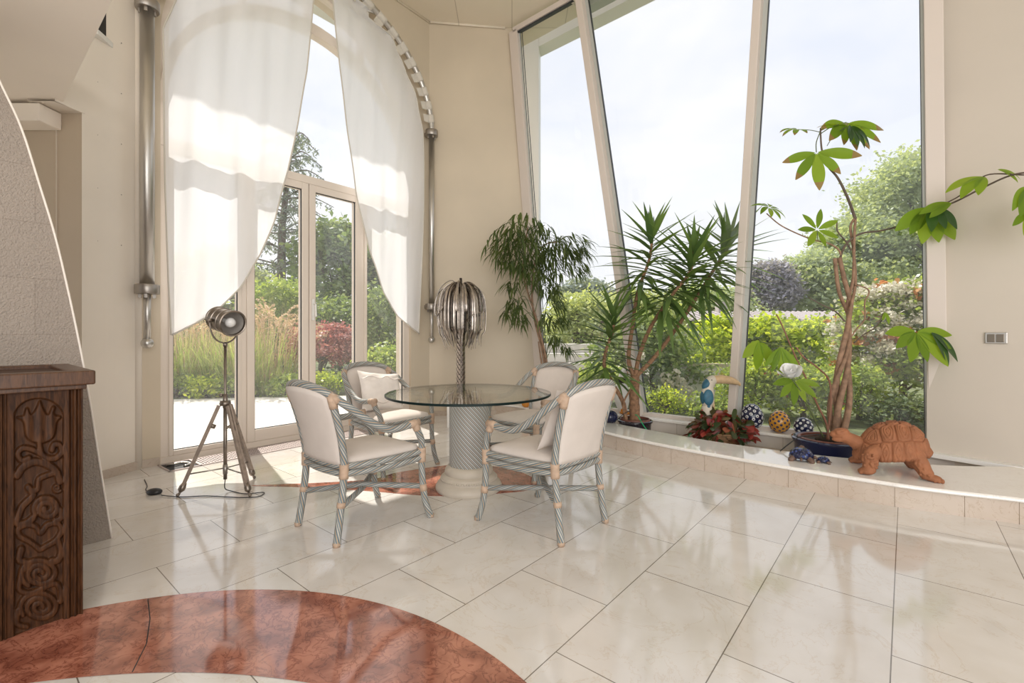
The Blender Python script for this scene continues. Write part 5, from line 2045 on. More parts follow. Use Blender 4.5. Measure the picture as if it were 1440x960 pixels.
# ---- long-leaved fig near the back wall ---------------------------------
GL_ = V((0.50, 6.15, 0.013))
fig = thing('long_leaf_fig', 'indoor tree with fine drooping narrow leaves standing where back wall meets window', 'plant', GL_)
pot('pot', fig, [(0, 0), (.17, 0), (.20, .22), (.21, .23), (.21, .25), (.195, .25), (.185, .22), (0, .22)], CLAYRIM)
FIGL = leaf_mat('fig_leaf', [(0.055, 0.085, 0.03), (0.085, 0.125, 0.04), (0.13, 0.17, 0.06)], trans=.35, rough=.4)
Yg = 6.1
stems = [
    [(774, 585, Yg), (771, 540, Yg), (768, 505, Yg), (760, 470, Yg), (752, 440, Yg), (742, 410, Yg), (736, 385, Yg), (738, 350, Yg), (742, 320, Yg)],
    [(772, 585, Yg + .03), (768, 530, Yg + .03), (762, 490, Yg + .04), (752, 450, Yg + .05), (748, 410, Yg + .05), (752, 370, Yg + .05), (765, 345, Yg + .06), (785, 340, Yg + .06)],
    [(770, 585, Yg - .03), (765, 535, Yg - .03), (760, 500, Yg - .03), (757, 480, Yg - .04)],
]
for st in stems:
    mb = MB(); mb.tube(pth(st, 5), [.017, .013, .007], 8); mb.build('stem', BARK_P, fig, org=GL_)
mb = MB()
tw = MB()
clusters = [(738, 322, 30, 34), (716, 335, 26, 26), (755, 330, 26, 26), (700, 345, 18, 14), (735, 352, 30, 30), (762, 360, 22, 26), (715, 365, 18, 16), (785, 345, 20, 24), (808, 340, 18, 18), (820, 352, 10, 10), (778, 375, 18, 20), (758, 395, 18, 20), (775, 405, 14, 16), (785, 425, 14, 14), (790, 450, 10, 10), (720, 400, 10, 10), (725, 425, 12, 14), (715, 440, 8, 8), (733, 448, 9, 9), (772, 448, 14, 14), (780, 475, 9, 9), (795, 490, 7, 7), (810, 375, 14, 14), (800, 355, 14, 14), (745, 375, 18, 18)]
for cx, cy, rpx, n in clusters:
    for i in range(int(n * 3.4)):
        ax_ = rg.uniform(0, 2 * PI); rr = rpx * math.sqrt(rg.random())
        x, y = cx + rr * math.cos(ax_), cy + rr * .8 * math.sin(ax_)
        p = P(x, y, Yg + rg.uniform(-.28, .28) * (1.0 if rpx > 12 else .5))
        out = V((x - 745, 0, 0)) / 90 + V((rg.uniform(-.8, .8), rg.uniform(-.8, .8), rg.uniform(-.9, .15)))
        mb.blade(p, out, rg.uniform(.14, .26), .024, droop=rg.uniform(.7, 1.7), n=4, fold=.2)
mb.build('foliage', FIGL, fig, org=GL_)
for cx, cy, rpx, n in clusters:
    s0 = min(stems[0] + stems[1], key=lambda q: (q[0] - cx) ** 2 + (q[1] - cy - 25) ** 2)
    tw.tube(spl([P(s0[0], s0[1], Yg), P((s0[0] + cx) / 2, min(s0[1], cy) - 8, Yg), P(cx, cy, Yg)], 5), [.005, .003], 6)
tw.build('twig', STEM_G, fig, org=GL_)

# ---- pachira with the braided stems -------------------------------------
PX = P(1166, 615, 4.12); PX.z = 0.013
pac = thing('money_tree', 'tall money tree with braided bare stems and bright palmate leaves in a blue pot', 'plant', PX)
pot('pot', pac, [(0, 0), (.20, 0), (.235, .03), (.262, .12), (.268, .18), (.285, .215), (.288, .232), (.272, .24), (.255, .225), (.25, .19), (0, .19)], NAVY, 44)
pot('inner_pot', pac, [(.225, .195), (.238, .20), (.240, .238), (.228, .246), (.216, .243), (.214, .20)], CLAYRIM, 44)
mb = MB(); mb.lathe([(.218, .21), (.10, .215), (0.001, .22)], 30, cap=False)
mb.ball((-.06, -.02, .235), (.075, .05, .035), 14, 8); mb.ball((.02, -.04, .225), (.05, .05, .03), 12, 8)
mb.build('soil', SOIL, pac)
Yp = PX.y
PACL = leaf_mat('pachira_leaf', [(0.16, 0.27, 0.03), (0.23, 0.36, 0.04), (0.30, 0.43, 0.055)], trans=.6, rough=.35, tcol=(1.5, 1.45, .6))
PACD = leaf_mat('pachira_dark_leaf', [(0.025, 0.07, 0.018), (0.04, 0.10, 0.022)], trans=.35, rough=.3, spec=.6)
TIPB = leaf_mat('dry_leaf_tip', [(0.30, 0.20, 0.07), (0.36, 0.25, 0.10)], trans=.4, rough=.7, tcol=(1.2, 1.1, .8))


def pstem(pts, r, m=BARK_P, n=6):
    mb = MB(); mb.tube(pth(pts, n), r, 10); mb.build('stem', m, pac, org=PX)


def twisted(x0, y0, x1, y1, ph, r, amp, top, rot=1.0):
    pts = []
    for i in range(15):
        u = i / 14
        x, y = x0 + (x1 - x0) * u, y0 + (y1 - y0) * u
        a = ph + u * rot * 2 * PI
        e = amp * (1 - .3 * u)
        pts.append((x + e * math.cos(a), y, Yp + e / F_PX * Yp * math.sin(a)))
    return pts + top


pstem(twisted(1174, 616, 1192, 425, 0.3, 0, 6.0, [(1188, 395, Yp), (1182, 370, Yp), (1180, 362, Yp)]), [.030, .022, .018])
pstem(twisted(1180, 616, 1195, 425, 2.4, 0, 6.0, [(1200, 390, Yp), (1201, 340, Yp), (1203, 308, Yp)]), [.030, .020, .010])
pstem(twisted(1185, 616, 1199, 425, 4.5, 0, 6.0, [(1203, 395, Yp + .03), (1200, 350, Yp + .03), (1196, 320, Yp + .03), (1202, 306, Yp)]), [.028, .018, .009])
pstem(twisted(1172, 618, 1190, 440, 1.3, 0, 11.0, [(1180, 410, Yp - .04), (1175, 372, Yp - .04), (1174, 363, Yp - .04)], 1.0), [.024, .017, .015])
# upper leader to the top crown
pstem([(1203, 308, Yp), (1192, 278, Yp), (1178, 250, Yp), (1163, 232, Yp), (1156, 212, Yp), (1154, 190, Yp), (1154, 180, Yp)], [.012, .008, .006], BARK_D)
pstem([(1180, 368, Yp), (1186, 350, Yp), (1195, 338, Yp), (1212, 328, Yp), (1240, 324, Yp), (1272, 315, Yp - .1), (1300, 299, Yp - .2), (1340, 285, Yp - .35), (1380, 265, Yp - .55), (1420, 247, Yp - .72), (1460, 240, Yp - .85)], [.010, .008, .007, .006], BARK_D)
pstem([(1300, 299, Yp - .2), (1345, 278, Yp - .33), (1370, 258, Yp - .45), (1392, 245, Yp - .60), (1440, 246, Yp - .78)], .005, BARK_D)
pstem([(1183, 366, Yp), (1180, 352, Yp), (1165, 342, Yp), (1140, 336, Yp), (1100, 318, Yp + .05), (1078, 300, Yp + .08)], [.009, .006, .005], BARK_P)
pstem([(1197, 352, Yp), (1190, 340, Yp), (1178, 325, Yp), (1177, 312, Yp)], [.007, .005], BARK_D)
pstem([(1202, 400, Yp), (1218, 405, Yp), (1222, 412, Yp), (1216, 425, Yp), (1216, 448, Yp), (1205, 462, Yp), (1196, 475, Yp)], .006, BARK_P)
pstem([(1188, 452, Yp), (1175, 438, Yp), (1155, 428, Yp), (1137, 418, Yp)], [.007, .004], BARK_D)
pstem([(1201, 482, Yp), (1215, 470, Yp), (1232, 459, Yp), (1242, 440, Yp)], [.006, .004], BARK_D)
pstem([(1165, 618, Yp - .1), (1162, 595, Yp - .1), (1150, 570, Yp - .1), (1135, 535, Yp - .1), (1118, 500, Yp - .1), (1100, 458, Yp - .1), (1092, 442, Yp - .1)], [.010, .007, .005], STEM_R)
pstem([(1163, 618, Yp - .08), (1168, 570, Yp - .08), (1166, 535, Yp - .08), (1150, 517, Yp - .1), (1130, 502, Yp - .12), (1120, 488, Yp - .12)], [.008, .006], STEM_R)
pstem([(1158, 614, Yp - .14), (1140, 580, Yp - .14), (1125, 550, Yp - .16), (1118, 538, Yp - .16)], .005, STEM_G)
pstem([(1165, 612, Yp - .1), (1150, 575, Yp - .1), (1135, 545, Yp - .12), (1122, 528, Yp - .14)], .004, STEM_G)


def palmate(cx, cy, Y, n, ln, facing, a0=0.0, spread=2 * PI, m=PACL, dr=.7, tips=False, wf=.31, lift=.15, mi=0):
    """leaflets radiating from one point, leaf plane facing the given way"""
    c = P(cx, cy, Y)
    f_ = V(facing).normalized()
    e1 = V((1, 0, 0)); e1 = (e1 - f_ * e1.dot(f_)).normalized()
    e2 = f_.cross(e1)
    if e2.z > 0: e2 = -e2
    mb = MB()
    for i in range(n):
        a = a0 + spread * (i + .5) / n
        d = e1 * math.cos(a) + e2 * math.sin(a) + f_ * lift
        l_ = ln * rg.uniform(.82, 1.1)
        st = c + d.normalized() * .012
        sd = d.cross(f_)
        mb.blade(st, d, l_, l_ * wf, droop=dr * rg.uniform(.6, 1.3), n=9, fold=.18, shape='ellipse', side=sd, mi=0)
        if tips:
            mb.mi[-4:] = [1] * 4
    o = mb.build('leaf', [m, TIPB] if tips else m, pac, org=PX)
    s_ = o.modifiers.new('subsurf', 'SUBSURF'); s_.levels = 1; s_.render_levels = 1
    return o


cam_f = (-.3, -1, .15)
# top crown
palmate(1148, 214, Yp - .02, 5, .31, (-.25, -1, .1), a0=-.15, spread=3.45, tips=True, dr=.12, lift=.05)
palmate(1190, 174, Yp + .05, 7, .29, (.1, -1, .35), a0=-.2, spread=3.5, tips=True, dr=.5)
palmate(1196, 176, Yp - .08, 4, .25, (.3, -.9, .4), a0=.2, spread=2.2, m=PACD, dr=1.1)
palmate(1180, 176, Yp, 5, .20, (0, -.3, 1), a0=0, spread=6.28, dr=.8, tips=True)
palmate(1122, 182, Yp, 5, .17, (0, -.5, .9), a0=1.2, spread=3.6, dr=.9, tips=True)
pstem([(1154, 184, Yp), (1148, 200, Yp), (1148, 214, Yp - .02)], .004, STEM_G)
pstem([(1154, 188, Yp), (1170, 178, Yp), (1190, 172, Yp + .02)], .004, STEM_G)
pstem([(1163, 205, Yp), (1175, 188, Yp), (1196, 176, Yp - .04)], .003, STEM_G)
pstem([(1154, 186, Yp), (1140, 183, Yp), (1122, 182, Yp)], .003, STEM_G)
# small rosette on the middle left twig, and the one by the mullion
palmate(1149, 323, Yp, 7, .185, (0, -1, .25), a0=0, spread=6.28, dr=.15)
pstem([(1150, 338, Yp), (1149, 323, Yp)], .003, STEM_G)
palmate(1082, 292, Yp + .08, 8, .15, (.2, -.6, .7), a0=0, spread=6.28, dr=.9)
# right hand branch leaves
palmate(1308, 291, Yp - .22, 5, .30, (-.35, -.9, .1), a0=.9, spread=2.0, dr=.3, wf=.36)
palmate(1310, 290, Yp - .28, 3, .24, (-.2, -.9, .5), a0=.6, spread=1.7, m=PACD, dr=1.2, wf=.33)
palmate(1340, 285, Yp - .36, 2, .26, (-.3, -.8, .4), a0=2.6, spread=.7, dr=.5)
palmate(1385, 248, Yp - .60, 3, .27, (-.3, -.6, .8), a0=2.2, spread=1.2, dr=.7)
palmate(1400, 238, Yp - .66, 2, .16, (0, -.7, .7), a0=.1, spread=1.2, dr=.8)
palmate(1446, 262, Yp - .82, 5, .25, (0, -1, .2), a0=.7, spread=2.2, dr=.9)
palmate(1448, 300, Yp - .82, 4, .2, (0, -1, .2), a0=.9, spread=2.2, dr=.8)
# low right cluster
palmate(1288, 466, Yp - .25, 7, .31, (0, -1, .35), a0=-.25, spread=3.7, dr=.3, wf=.34)
palmate(1308, 466, Yp - .28, 2, .27, (.2, -.9, .4), a0=.5, spread=.9, m=PACD, dr=1.0, wf=.30)
pstem([(1236, 457, Yp), (1255, 460, Yp - .1), (1286, 463, Yp - .25)], .004, STEM_G)
# low left clusters
palmate(1068, 477, Yp + .0, 3, .24, (.2, -1, .1), a0=.75, spread=2.0, dr=.1, wf=.40, lift=0)
palmate(1098, 487, Yp - .1, 5, .25, (0, -1, .1), a0=.75, spread=1.75, dr=.12, wf=.24, lift=0)
palmate(1118, 534, Yp - .16, 6, .20, (0, -1, .3), a0=-.1, spread=3.4, dr=.2)
pstem([(1120, 488, Yp - .12), (1097, 486, Yp - .1), (1068, 480, Yp)], .004, STEM_G)
palmate(1245, 437, Yp, 2, .10, (0, -1, .2), a0=1.2, spread=1.2, dr=.5)
# hanging ornament and wire
mb = MB(); mb.tube(spl([P(1097, 634, 3.99), P(1112, 622, 4.0), P(1125, 614, 4.0), P(1145, 611, 3.97), P(1160, 611, 4.0)], 6), .005, 6)
tag(mb.build('plant_cable', BLACK), 'black cable running from the trough up into the blue pot', 'cord')

# white artificial rose
rl = P(1110, 523, Yp - .2)
rose = thing('white_rose', 'white artificial rose bloom among the money tree leaves above the eggs', 'flower', rl)
WR = mat('rose_petal', (0.80, 0.80, 0.79), .5)
ax = V((-.35, -.4, .75)).normalized()
mb = MB()
for i in range(9):
    a = i * 2.39996
    rr = .022 + .006 * i
    R = ax.to_track_quat('Z', 'Y').to_matrix()
    prof = []
    vs, fs = [], []
    for j in range(6):
        v = j / 5
        for k in range(9):
            u = -1 + 2 * k / 8
            ang = a + u * 1.05
            r_ = rr * (.35 + .9 * v ** .7) + .012 * v * v * (i / 9)
            z = -.05 + .105 * v * (1 - .22 * u * u) - .03 * v * v * (i / 9) + .006 * math.sin(u * 5 + i)
            vs.append(R @ V((r_ * math.cos(ang), r_ * math.sin(ang), z)))
    for j in range(5):
        for k in range(8):
            fs.append((j * 9 + k, j * 9 + k + 1, (j + 1) * 9 + k + 1, (j + 1) * 9 + k))
    mb.add(vs, fs)
mb.build('bloom', WR, rose)
mb = MB(); mb.tube(spl([(0, 0, 0) - ax * .05 if False else tuple(-ax * .05), tuple(P(1130, 556, Yp - .2) - rl), tuple(P(1146, 590, Yp - .16) - rl), tuple(P(1158, 616, Yp - .1) - rl)], 5), .004, 8); mb.build('stem', STEM_G, rose)

# ---- red begonia in a wicker pot -----------------------------------------
BG = P(1014, 625, 4.75); BG.z = 0.013
beg = thing('red_begonia', 'bushy begonia with red and dark green leaves in a wicker pot on the trough', 'plant', BG)
mb = MB(); mb.lathe([(0, 0), (.15, 0), (.19, .16), (.195, .17), (.17, .17), (0, .16)], 28, cap=False)
for z in np.arange(.01, .17, .018): mb.lathe([(.150 + .25 * z, z), (.160 + .25 * z, z + .009), (.150 + .25 * z, z + .018)], 28, cap=False)
mb.build('pot', mat('wicker_brown', (0.20, 0.11, 0.05), .7, var=.3, vscale=40), beg)
BGL = leaf_mat('begonia_leaf', [(0.20, 0.022, 0.025), (0.33, 0.045, 0.035), (0.16, 0.03, 0.025), (0.05, 0.075, 0.025), (0.03, 0.05, 0.02), (0.13, 0.14, 0.06), (0.36, 0.09, 0.05)], trans=.25, rough=.3, spec=.5)
mb = MB()
for i in range(290):
    a = rg.uniform(0, 2 * PI); u = math.sqrt(rg.random()); el = rg.uniform(-.15, 1.0)
    p = V((.27 * u * math.cos(a), .20 * u * math.sin(a), .19 + .11 * (1 - u * u) + rg.uniform(-.11, .05)))
    d = V((math.cos(a) * u * .8 + rg.uniform(-.8, .8), math.sin(a) * u * .8 + rg.uniform(-.8, .8), rg.uniform(-.7, .7)))
    mb.blade(p, d, rg.uniform(.07, .145), rg.uniform(.05, .085), droop=rg.uniform(.3, 1.2), n=5, fold=rg.uniform(.1, .5), shape='ellipse', side=V((rg.uniform(-1, 1), rg.uniform(-1, 1), rg.uniform(-.7, .7))))
mb.build('foliage', BGL, beg)
mb = MB(); mb.tube(spl([P(981, 608, 4.8), P(976, 606, 4.85), P(970, 611, 4.75), P(967, 616, 4.6)], 4), .004, 6)
tag(mb.build('garden_string', MATS['green_cord']), 'short green string hanging over the ledge beside the begonia', 'cord')
# ================================================================ THE GARDEN OUTSIDE
GZ = -0.06
TERR = mat('pale_terrace_stone', (0.62, 0.585, 0.54), 0.7, var=.05, vscale=2)
LAWN = mat('garden_soil_green', (0.12, 0.14, 0.06), .95, var=.5, vscale=3)
mb = MB()
mb.prism([tuple(LW(-6, .33, 0))[:2], tuple(LW(3.3, .33, 0))[:2], (-.6, 8.2), (-2.4, 9.3), (-6.6, 8.55), (-9.5, 8.0)], -.3, GZ + .03)
struct('terrace', mb, TERR, smooth=False)
mb = MB()
mb.prism([tuple(LW(-9, .34, 0))[:2], tuple(LW(3.2, .34, 0))[:2], (0.1, 7.25), (3.75, 4.25), (4.6, 3.9), (60, 3.9), (60, 120), (-70, 120), (-70, 5)], -.5, GZ)
struct('ground', mb, LAWN, smooth=False)

LG = {
    'fresh': leaf_mat('fresh_green_leaf', [(0.195, 0.28, 0.078), (0.286, 0.377, 0.111), (0.416, 0.481, 0.169)], 0.45),
    'mid': leaf_mat('mid_green_leaf', [(0.135, 0.203, 0.081), (0.203, 0.284, 0.115), (0.311, 0.378, 0.176)], 0.4),
    'dark': leaf_mat('dark_green_leaf', [(0.095, 0.142, 0.074), (0.142, 0.196, 0.101), (0.216, 0.263, 0.149)], .3),
    'lime': leaf_mat('lime_leaf', [(0.27, 0.365, 0.047), (0.432, 0.54, 0.068), (0.608, 0.675, 0.121), (0.121, 0.189, 0.041)], 0.5),
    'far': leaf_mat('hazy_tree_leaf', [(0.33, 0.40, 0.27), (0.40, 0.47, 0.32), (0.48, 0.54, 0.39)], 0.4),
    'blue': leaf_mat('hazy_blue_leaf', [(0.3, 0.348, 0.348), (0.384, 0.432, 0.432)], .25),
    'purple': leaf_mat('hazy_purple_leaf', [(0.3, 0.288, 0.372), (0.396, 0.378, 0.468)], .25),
    'maple': leaf_mat('red_maple_leaf', [(0.33, 0.143, 0.132), (0.462, 0.231, 0.204), (0.594, 0.352, 0.297)], .35, tcol=(1.5, 1.0, .9)),
    'fir': leaf_mat('blue_fir_needle', [(0.138, 0.181, 0.169), (0.194, 0.244, 0.219), (0.263, 0.312, 0.281)], .3),
    'straw': leaf_mat('straw_blade', [(0.552, 0.414, 0.253), (0.667, 0.529, 0.356), (0.759, 0.632, 0.471)], .4, tcol=(1.1, 1.0, .8)),
    'grass': leaf_mat('grass_blade', [(0.25, 0.338, 0.112), (0.35, 0.438, 0.15), (0.475, 0.537, 0.25)], .4),
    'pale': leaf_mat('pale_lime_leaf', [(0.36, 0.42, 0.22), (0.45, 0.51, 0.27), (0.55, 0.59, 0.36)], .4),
    'orange': leaf_mat('orange_shoot', [(0.55, 0.24, 0.09), (0.62, 0.35, 0.14)], .4, tcol=(1.2, 1, .8)),
    'cream': leaf_mat('cream_blossom', [(0.72, 0.68, 0.58), (0.82, 0.79, 0.70)], .3, tcol=(1.1, 1.1, 1)),
    'red': leaf_mat('red_blossom', [(0.62, 0.12, 0.08), (0.70, 0.22, 0.15)], .3, tcol=(1.1, 1, 1)),
}


def blob_points(c, r, n, clumps, sig, flat=0.0):
    """leaf positions gathered in clumps over an ellipsoid"""
    c, r = np.array(c), np.array(r)
    d = RNG.normal(size=(clumps, 3)); d /= np.linalg.norm(d, axis=1)[:, None]
    d[:, 2] = np.where(d[:, 2] < -.5, -d[:, 2], d[:, 2])
    rad = RNG.uniform(.62, 1.0, size=(clumps, 1)) ** .6
    cc = c + d * rad * r
    k = RNG.integers(0, clumps, n)
    p = cc[k] + RNG.normal(size=(n, 3)) * sig * np.array([1, 1, .7])
    return p, cc


def bush(name, label, cat, c, r, n, size, m, clumps=60, sig=None, trunk=None, group=None, aspect=.55, extra=(), inner=True):
    """shrub or tree: leafy crown over a branching trunk"""
    base = V((c[0], c[1], GZ))
    o = thing(name, label, cat, base, 0, group)
    sig = sig or min(r) * .20
    pts, cc = blob_points(c, r, n, clumps, sig)
    if inner:
        q, _ = blob_points(c, [x * .6 for x in r], n // 4, clumps, sig * 1.6)
        pts = np.concatenate([pts, q])
    pts[:, 2] = np.maximum(pts[:, 2], GZ + .02)
    mb = MB(); mb.cards(pts, size, aspect)
    mb.build('foliage', LG[m], o, org=base, smooth=False)
    for (nm, mm, n2, s2, cl2, top) in extra:
        q, _ = blob_points(c, [x * 1.03 for x in r], n2, cl2, top)
        q[:, 2] = np.maximum(q[:, 2], GZ + .05)
        mb = MB(); mb.cards(q, s2, .8); mb.build(nm, LG[mm], o, org=base, smooth=False)
    tr_ = trunk or .03 + .03 * max(r)
    mb = MB()
    top = V((c[0], c[1], max(c[2] - r[2] * .2, GZ + .1)))
    mb.tube(spl([base, base.lerp(top, .5) + V((rg.uniform(-.1, .1) * r[0], 0, 0)), top], 4), [tr_, tr_ * .6], 8)
    for i in range(min(9, clumps)):
        e = V(cc[i]); s0 = base.lerp(top, rg.uniform(.35, .9))
        mb.tube(spl([s0, s0.lerp(e, .5) + V((0, 0, .08 * r[2])), e], 3), [tr_ * .35, tr_ * .12], 6)
    mb.build('trunk', BARK_D, o, org=base)
    return o


def at(px, y, Y): return P(px, y, Y)


# ---- seen through the arched door
def grass(name, label, px, Y, h, nb, plume, group=None, lean=0.0):
    b = P(px, 500, Y); base = V((b.x, Y, GZ))
    o = thing(name, label, 'grass', base, 0, group)
    g, s_ = MB(), MB()
    for i in range(nb):
        a = rg.uniform(0, 2 * PI); rr = .28 * math.sqrt(rg.random())
        p = base + V((rr * math.cos(a), rr * math.sin(a), 0))
        d = V((math.cos(a) * .25 + rg.uniform(-.2, .2) + lean, math.sin(a) * .25 + rg.uniform(-.2, .2), 1))
        g.blade(p, d, h * rg.uniform(.55, .9), .016, droop=rg.uniform(.4, 1.3), n=5, fold=.2, shape='taper')
        if i % 2 == 0:
            d2 = V((d.x * .7, d.y * .7, 1))
            s_.blade(p, d2, h * rg.uniform(.8, 1.1), .008, droop=rg.uniform(.1, .5), n=5, fold=.2, shape='taper')
    g.build('blades', LG['grass'], o, org=base)
    pl_ = MB()
    for i in range(plume):
        a = rg.uniform(0, 2 * PI)
        d = V((math.cos(a) * .22 + lean, math.sin(a) * .22, 1)).normalized()
        L_ = h * rg.uniform(.78, 1.12)
        q = base + V((rg.uniform(-.15, .15), rg.uniform(-.15, .15), 0)) + d * L_ * .82
        pts_ = []
        cur = d.copy()
        for k in range(26):
            pts_.append(q + cur * (.012 * k) + V((rg.uniform(-.02, .02), rg.uniform(-.02, .02), rg.uniform(-.01, .01))))
            cur = (cur + V((d.x * .05 + lean * .03, d.y * .05, -.035))).normalized()
        pl_.cards([tuple(x) for x in pts_], .075, .30, droop=-.6)
        s_.tube([base + V((0, 0, .1)), q], .004, 4)
    s_.build('stalks', LG['straw'], o, org=base)
    if plume: pl_.build('plumes', LG['straw'], o, org=base, smooth=False)
    return o


GL = ['tall green and straw grass clump seen left of the tripod pole', 'tall green and straw grass clump seen just behind the tripod pole', 'tall grass clump seen right of the tripod pole beside the door post', 'tall grass clump at the far left edge of the arched window']
for k, (px, Y) in enumerate(((262, 9.5), (300, 9.6), (338, 9.5), (228, 9.4))):
    grass('ornamental_grass', GL[k], px, Y, 1.75, 300, 22, 'tall grasses beyond the terrace')
grass('plumed_grass', 'straw coloured plumed grass seen through the left door leaf', 378, 9.7, 1.95, 130, 30, 'plumed grasses by the red maple', .08)
grass('plumed_grass', 'feathery straw plumes leaning over the red maple', 404, 10.0, 1.65, 90, 26, 'plumed grasses by the red maple', .14)
for k, (px, Y, m_, l_) in enumerate(((250, 9.05, 'fresh', 'low yellow-green ground shrub at the terrace edge left of the tripod'), (290, 9.0, 'lime', 'low lime ground shrub at the terrace edge behind the tripod hub'), (330, 9.05, 'fresh', 'low ground shrub at the terrace edge beside the first door post'), (405, 9.2, 'fresh', 'low leafy shrub below the plumed grass at the terrace edge'), (455, 9.4, 'lime', 'bright lime shrub below the red maple'), (488, 9.5, 'fresh', 'low green shrub right of the red maple at the terrace edge'))):
    b = P(px, 500, Y)
    bush('ground_shrub', l_, 'shrub', (b.x, Y, .13), (.36, .26, .22), 620, .08, m_, 22, .08, group='low shrubs along the terrace')
b = P(392, 440, 12.5); bush('round_bush', 'large round green bush behind the plumed grass', 'bush', (b.x, 12.5, 1.45), (.95, .9, 1.25), 3800, .12, 'fresh', 70, .16)
b = P(452, 500, 10.6); bush('red_maple', 'low red weeping maple seen through the door leaves', 'tree', (b.x, 10.6, .82), (.82, .7, .58), 4200, .085, 'maple', 60, .10)
b = P(478, 470, 12.8); bush('clipped_hedge', 'dense green hedge behind the red maple', 'hedge', (b.x, 12.8, .95), (1.0, .7, 1.25), 4200, .11, 'mid', 80, .15)
b = P(548, 470, 11.2); bush('climbing_hedge', 'ivy-clad hedge behind the right curtain point', 'hedge', (b.x, 11.4, 1.0), (.85, .6, 1.35), 3800, .11, 'mid', 80, .15)
b = P(545, 530, 8.6); bush('leafy_shrub', 'bright shrub outside the narrow light right of the door', 'shrub', (b.x, 8.6, .42), (.45, .4, .48), 1900, .085, 'fresh', 40, .10)
b = P(478, 370, 16); bush('garden_tree', 'mid green garden tree behind the hedge in the right door leaf', 'tree', (b.x, 16, 3.0), (1.55, 1.3, 1.9), 6000, .20, 'mid', 80, .26)
b = P(540, 370, 17); bush('garden_tree', 'dark tree beyond the narrow light right of the door', 'tree', (b.x, 17, 2.8), (1.5, 1.3, 1.9), 4500, .22, 'dark', 70, .28)
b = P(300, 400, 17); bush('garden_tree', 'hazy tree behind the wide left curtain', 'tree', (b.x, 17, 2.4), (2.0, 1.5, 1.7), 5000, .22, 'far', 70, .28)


def conifer(px, Y, H):
    b = P(px, 400, Y); base = V((b.x, Y, GZ))
    o = thing('blue_cedar', 'tall blue-green cedar with layered drooping branches seen above the door', 'tree', base)
    mb = MB(); mb.tube([base, base + V((.1, 0, H * .6)), base + V((0.5, 0, H))], [.22, .12, .03], 10); mb.build('trunk', BARK_D, o, org=base)
    br, nd = MB(), []
    nl = 11
    for i in range(nl):
        u = i / (nl - 1)
        z = 1.6 + (H - 2.0) * u
        R_ = (1 - u) * 2.0 + .9
        k = 7
        for j in range(k):
            a = 2 * PI * (j + .5 * (i % 2)) / k + rg.uniform(-.2, .2)
            L_ = R_ * rg.uniform(.75, 1.12)
            s0 = base + V((.5 * (z / H) ** 2, 0, z + rg.uniform(-.15, .15)))
            pp = spl([s0, s0 + V((math.cos(a) * L_ * .5, math.sin(a) * L_ * .5, .18)), s0 + V((math.cos(a) * L_, math.sin(a) * L_, -.10 - .1 * rg.random()))], 5)
            br.tube(pp, [.035, .012], 5)
            for q in range(85):
                t = rg.uniform(.12, 1)
                p = pp[min(int(t * (len(pp) - 1)), len(pp) - 1)]
                w = .34 * math.sin(PI * min(1, t * .9 + .1)) + .06
                s_ = rg.uniform(-w, w)
                nd.append((p.x - math.sin(a) * s_ + rg.uniform(-.05, .05), p.y + math.cos(a) * s_, p.z - abs(rg.gauss(0, .13)) - abs(s_) * .25))
    br.build('branch', BARK_D, o, org=base)
    mb = MB(); mb.cards(nd, .17, .26, droop=1.0); mb.build('needles', LG['fir'], o, org=base, smooth=False)


conifer(393, 17, 8.6)

# ---- seen through the great right window
b = P(915, 500, 8.4)
bush('hydrangea_bush', 'broad leafy bush with white ball blossoms right of the yucca trunk', 'bush', (b.x, 8.4, .72), (.98, .7, .72), 5200, .10, 'mid', 80, .13)
WB = LG['cream']
bt = bpy.data.objects['hydrangea_bush']
for (px, py) in ((936, 530), (950, 526), (941, 541), (958, 538), (968, 550), (900, 500), (870, 520)):
    q = P(px, py, 7.6)
    k = RNG.normal(size=(70, 3)); k /= np.linalg.norm(k, axis=1)[:, None]
    mb = MB(); mb.cards(k * .075 + np.array(q), .05, .9); mb.build('blossom', WB, bt, org=(b.x, 8.4, GZ), smooth=False)
b = P(933, 560, 7.3); bush('variegated_shrub', 'small yellow-green shrub low outside behind the begonia', 'shrub', (b.x, 7.2, .10), (.30, .22, .24), 1100, .045, 'lime', 36, .06)
b = P(850, 545, 7.4); bush('leafy_shrub', 'green shrub outside behind the yucca pot', 'shrub', (b.x, 7.6, .30), (.45, .35, .40), 1800, .07, 'fresh', 36, .09)
for k, (px, l_) in enumerate(((1020, 'lime hedge section left of the tall window mullion'), (1078, 'bright lime hedge section right of the tall window mullion'), (1140, 'bright lime hedge section left of the money tree stems'))):
    b = P(px, 470, 10.6)
    bush('lime_hedge', l_, 'hedge', (b.x, 10.6, .72), (.72, .6, .82), 3600, .12, 'lime', 60, .13, group='lime hedge beyond the roses')
b = P(1062, 560, 7.0); bush('rose_bush', 'rose bush with scattered red blooms above the big spotted egg', 'bush', (b.x, 7.0, .30), (.55, .42, .48), 2600, .065, 'fresh', 50, .09, extra=(('blossom', 'red', 150, .05, 14, .018), ('highlight_leaf', 'lime', 900, .06, 40, .06)))  # lime cards added to paint sunny highlights on the foliage
b = P(1130, 570, 6.8); bush('rose_bush', 'rose bush with red blooms behind the ochre and small dark eggs', 'bush', (b.x, 6.8, .26), (.50, .42, .46), 2400, .065, 'fresh', 50, .09, extra=(('blossom', 'red', 130, .05, 12, .018), ('highlight_leaf', 'lime', 900, .06, 40, .06)))  # lime cards again stand in for sun highlights
b = P(1012, 575, 6.7); bush('leafy_shrub', 'low green shrub outside behind the wooden toucan', 'shrub', (b.x, 6.9, .06), (.36, .25, .20), 900, .065, 'fresh', 36, .08)
b = P(1272, 500, 7.4)
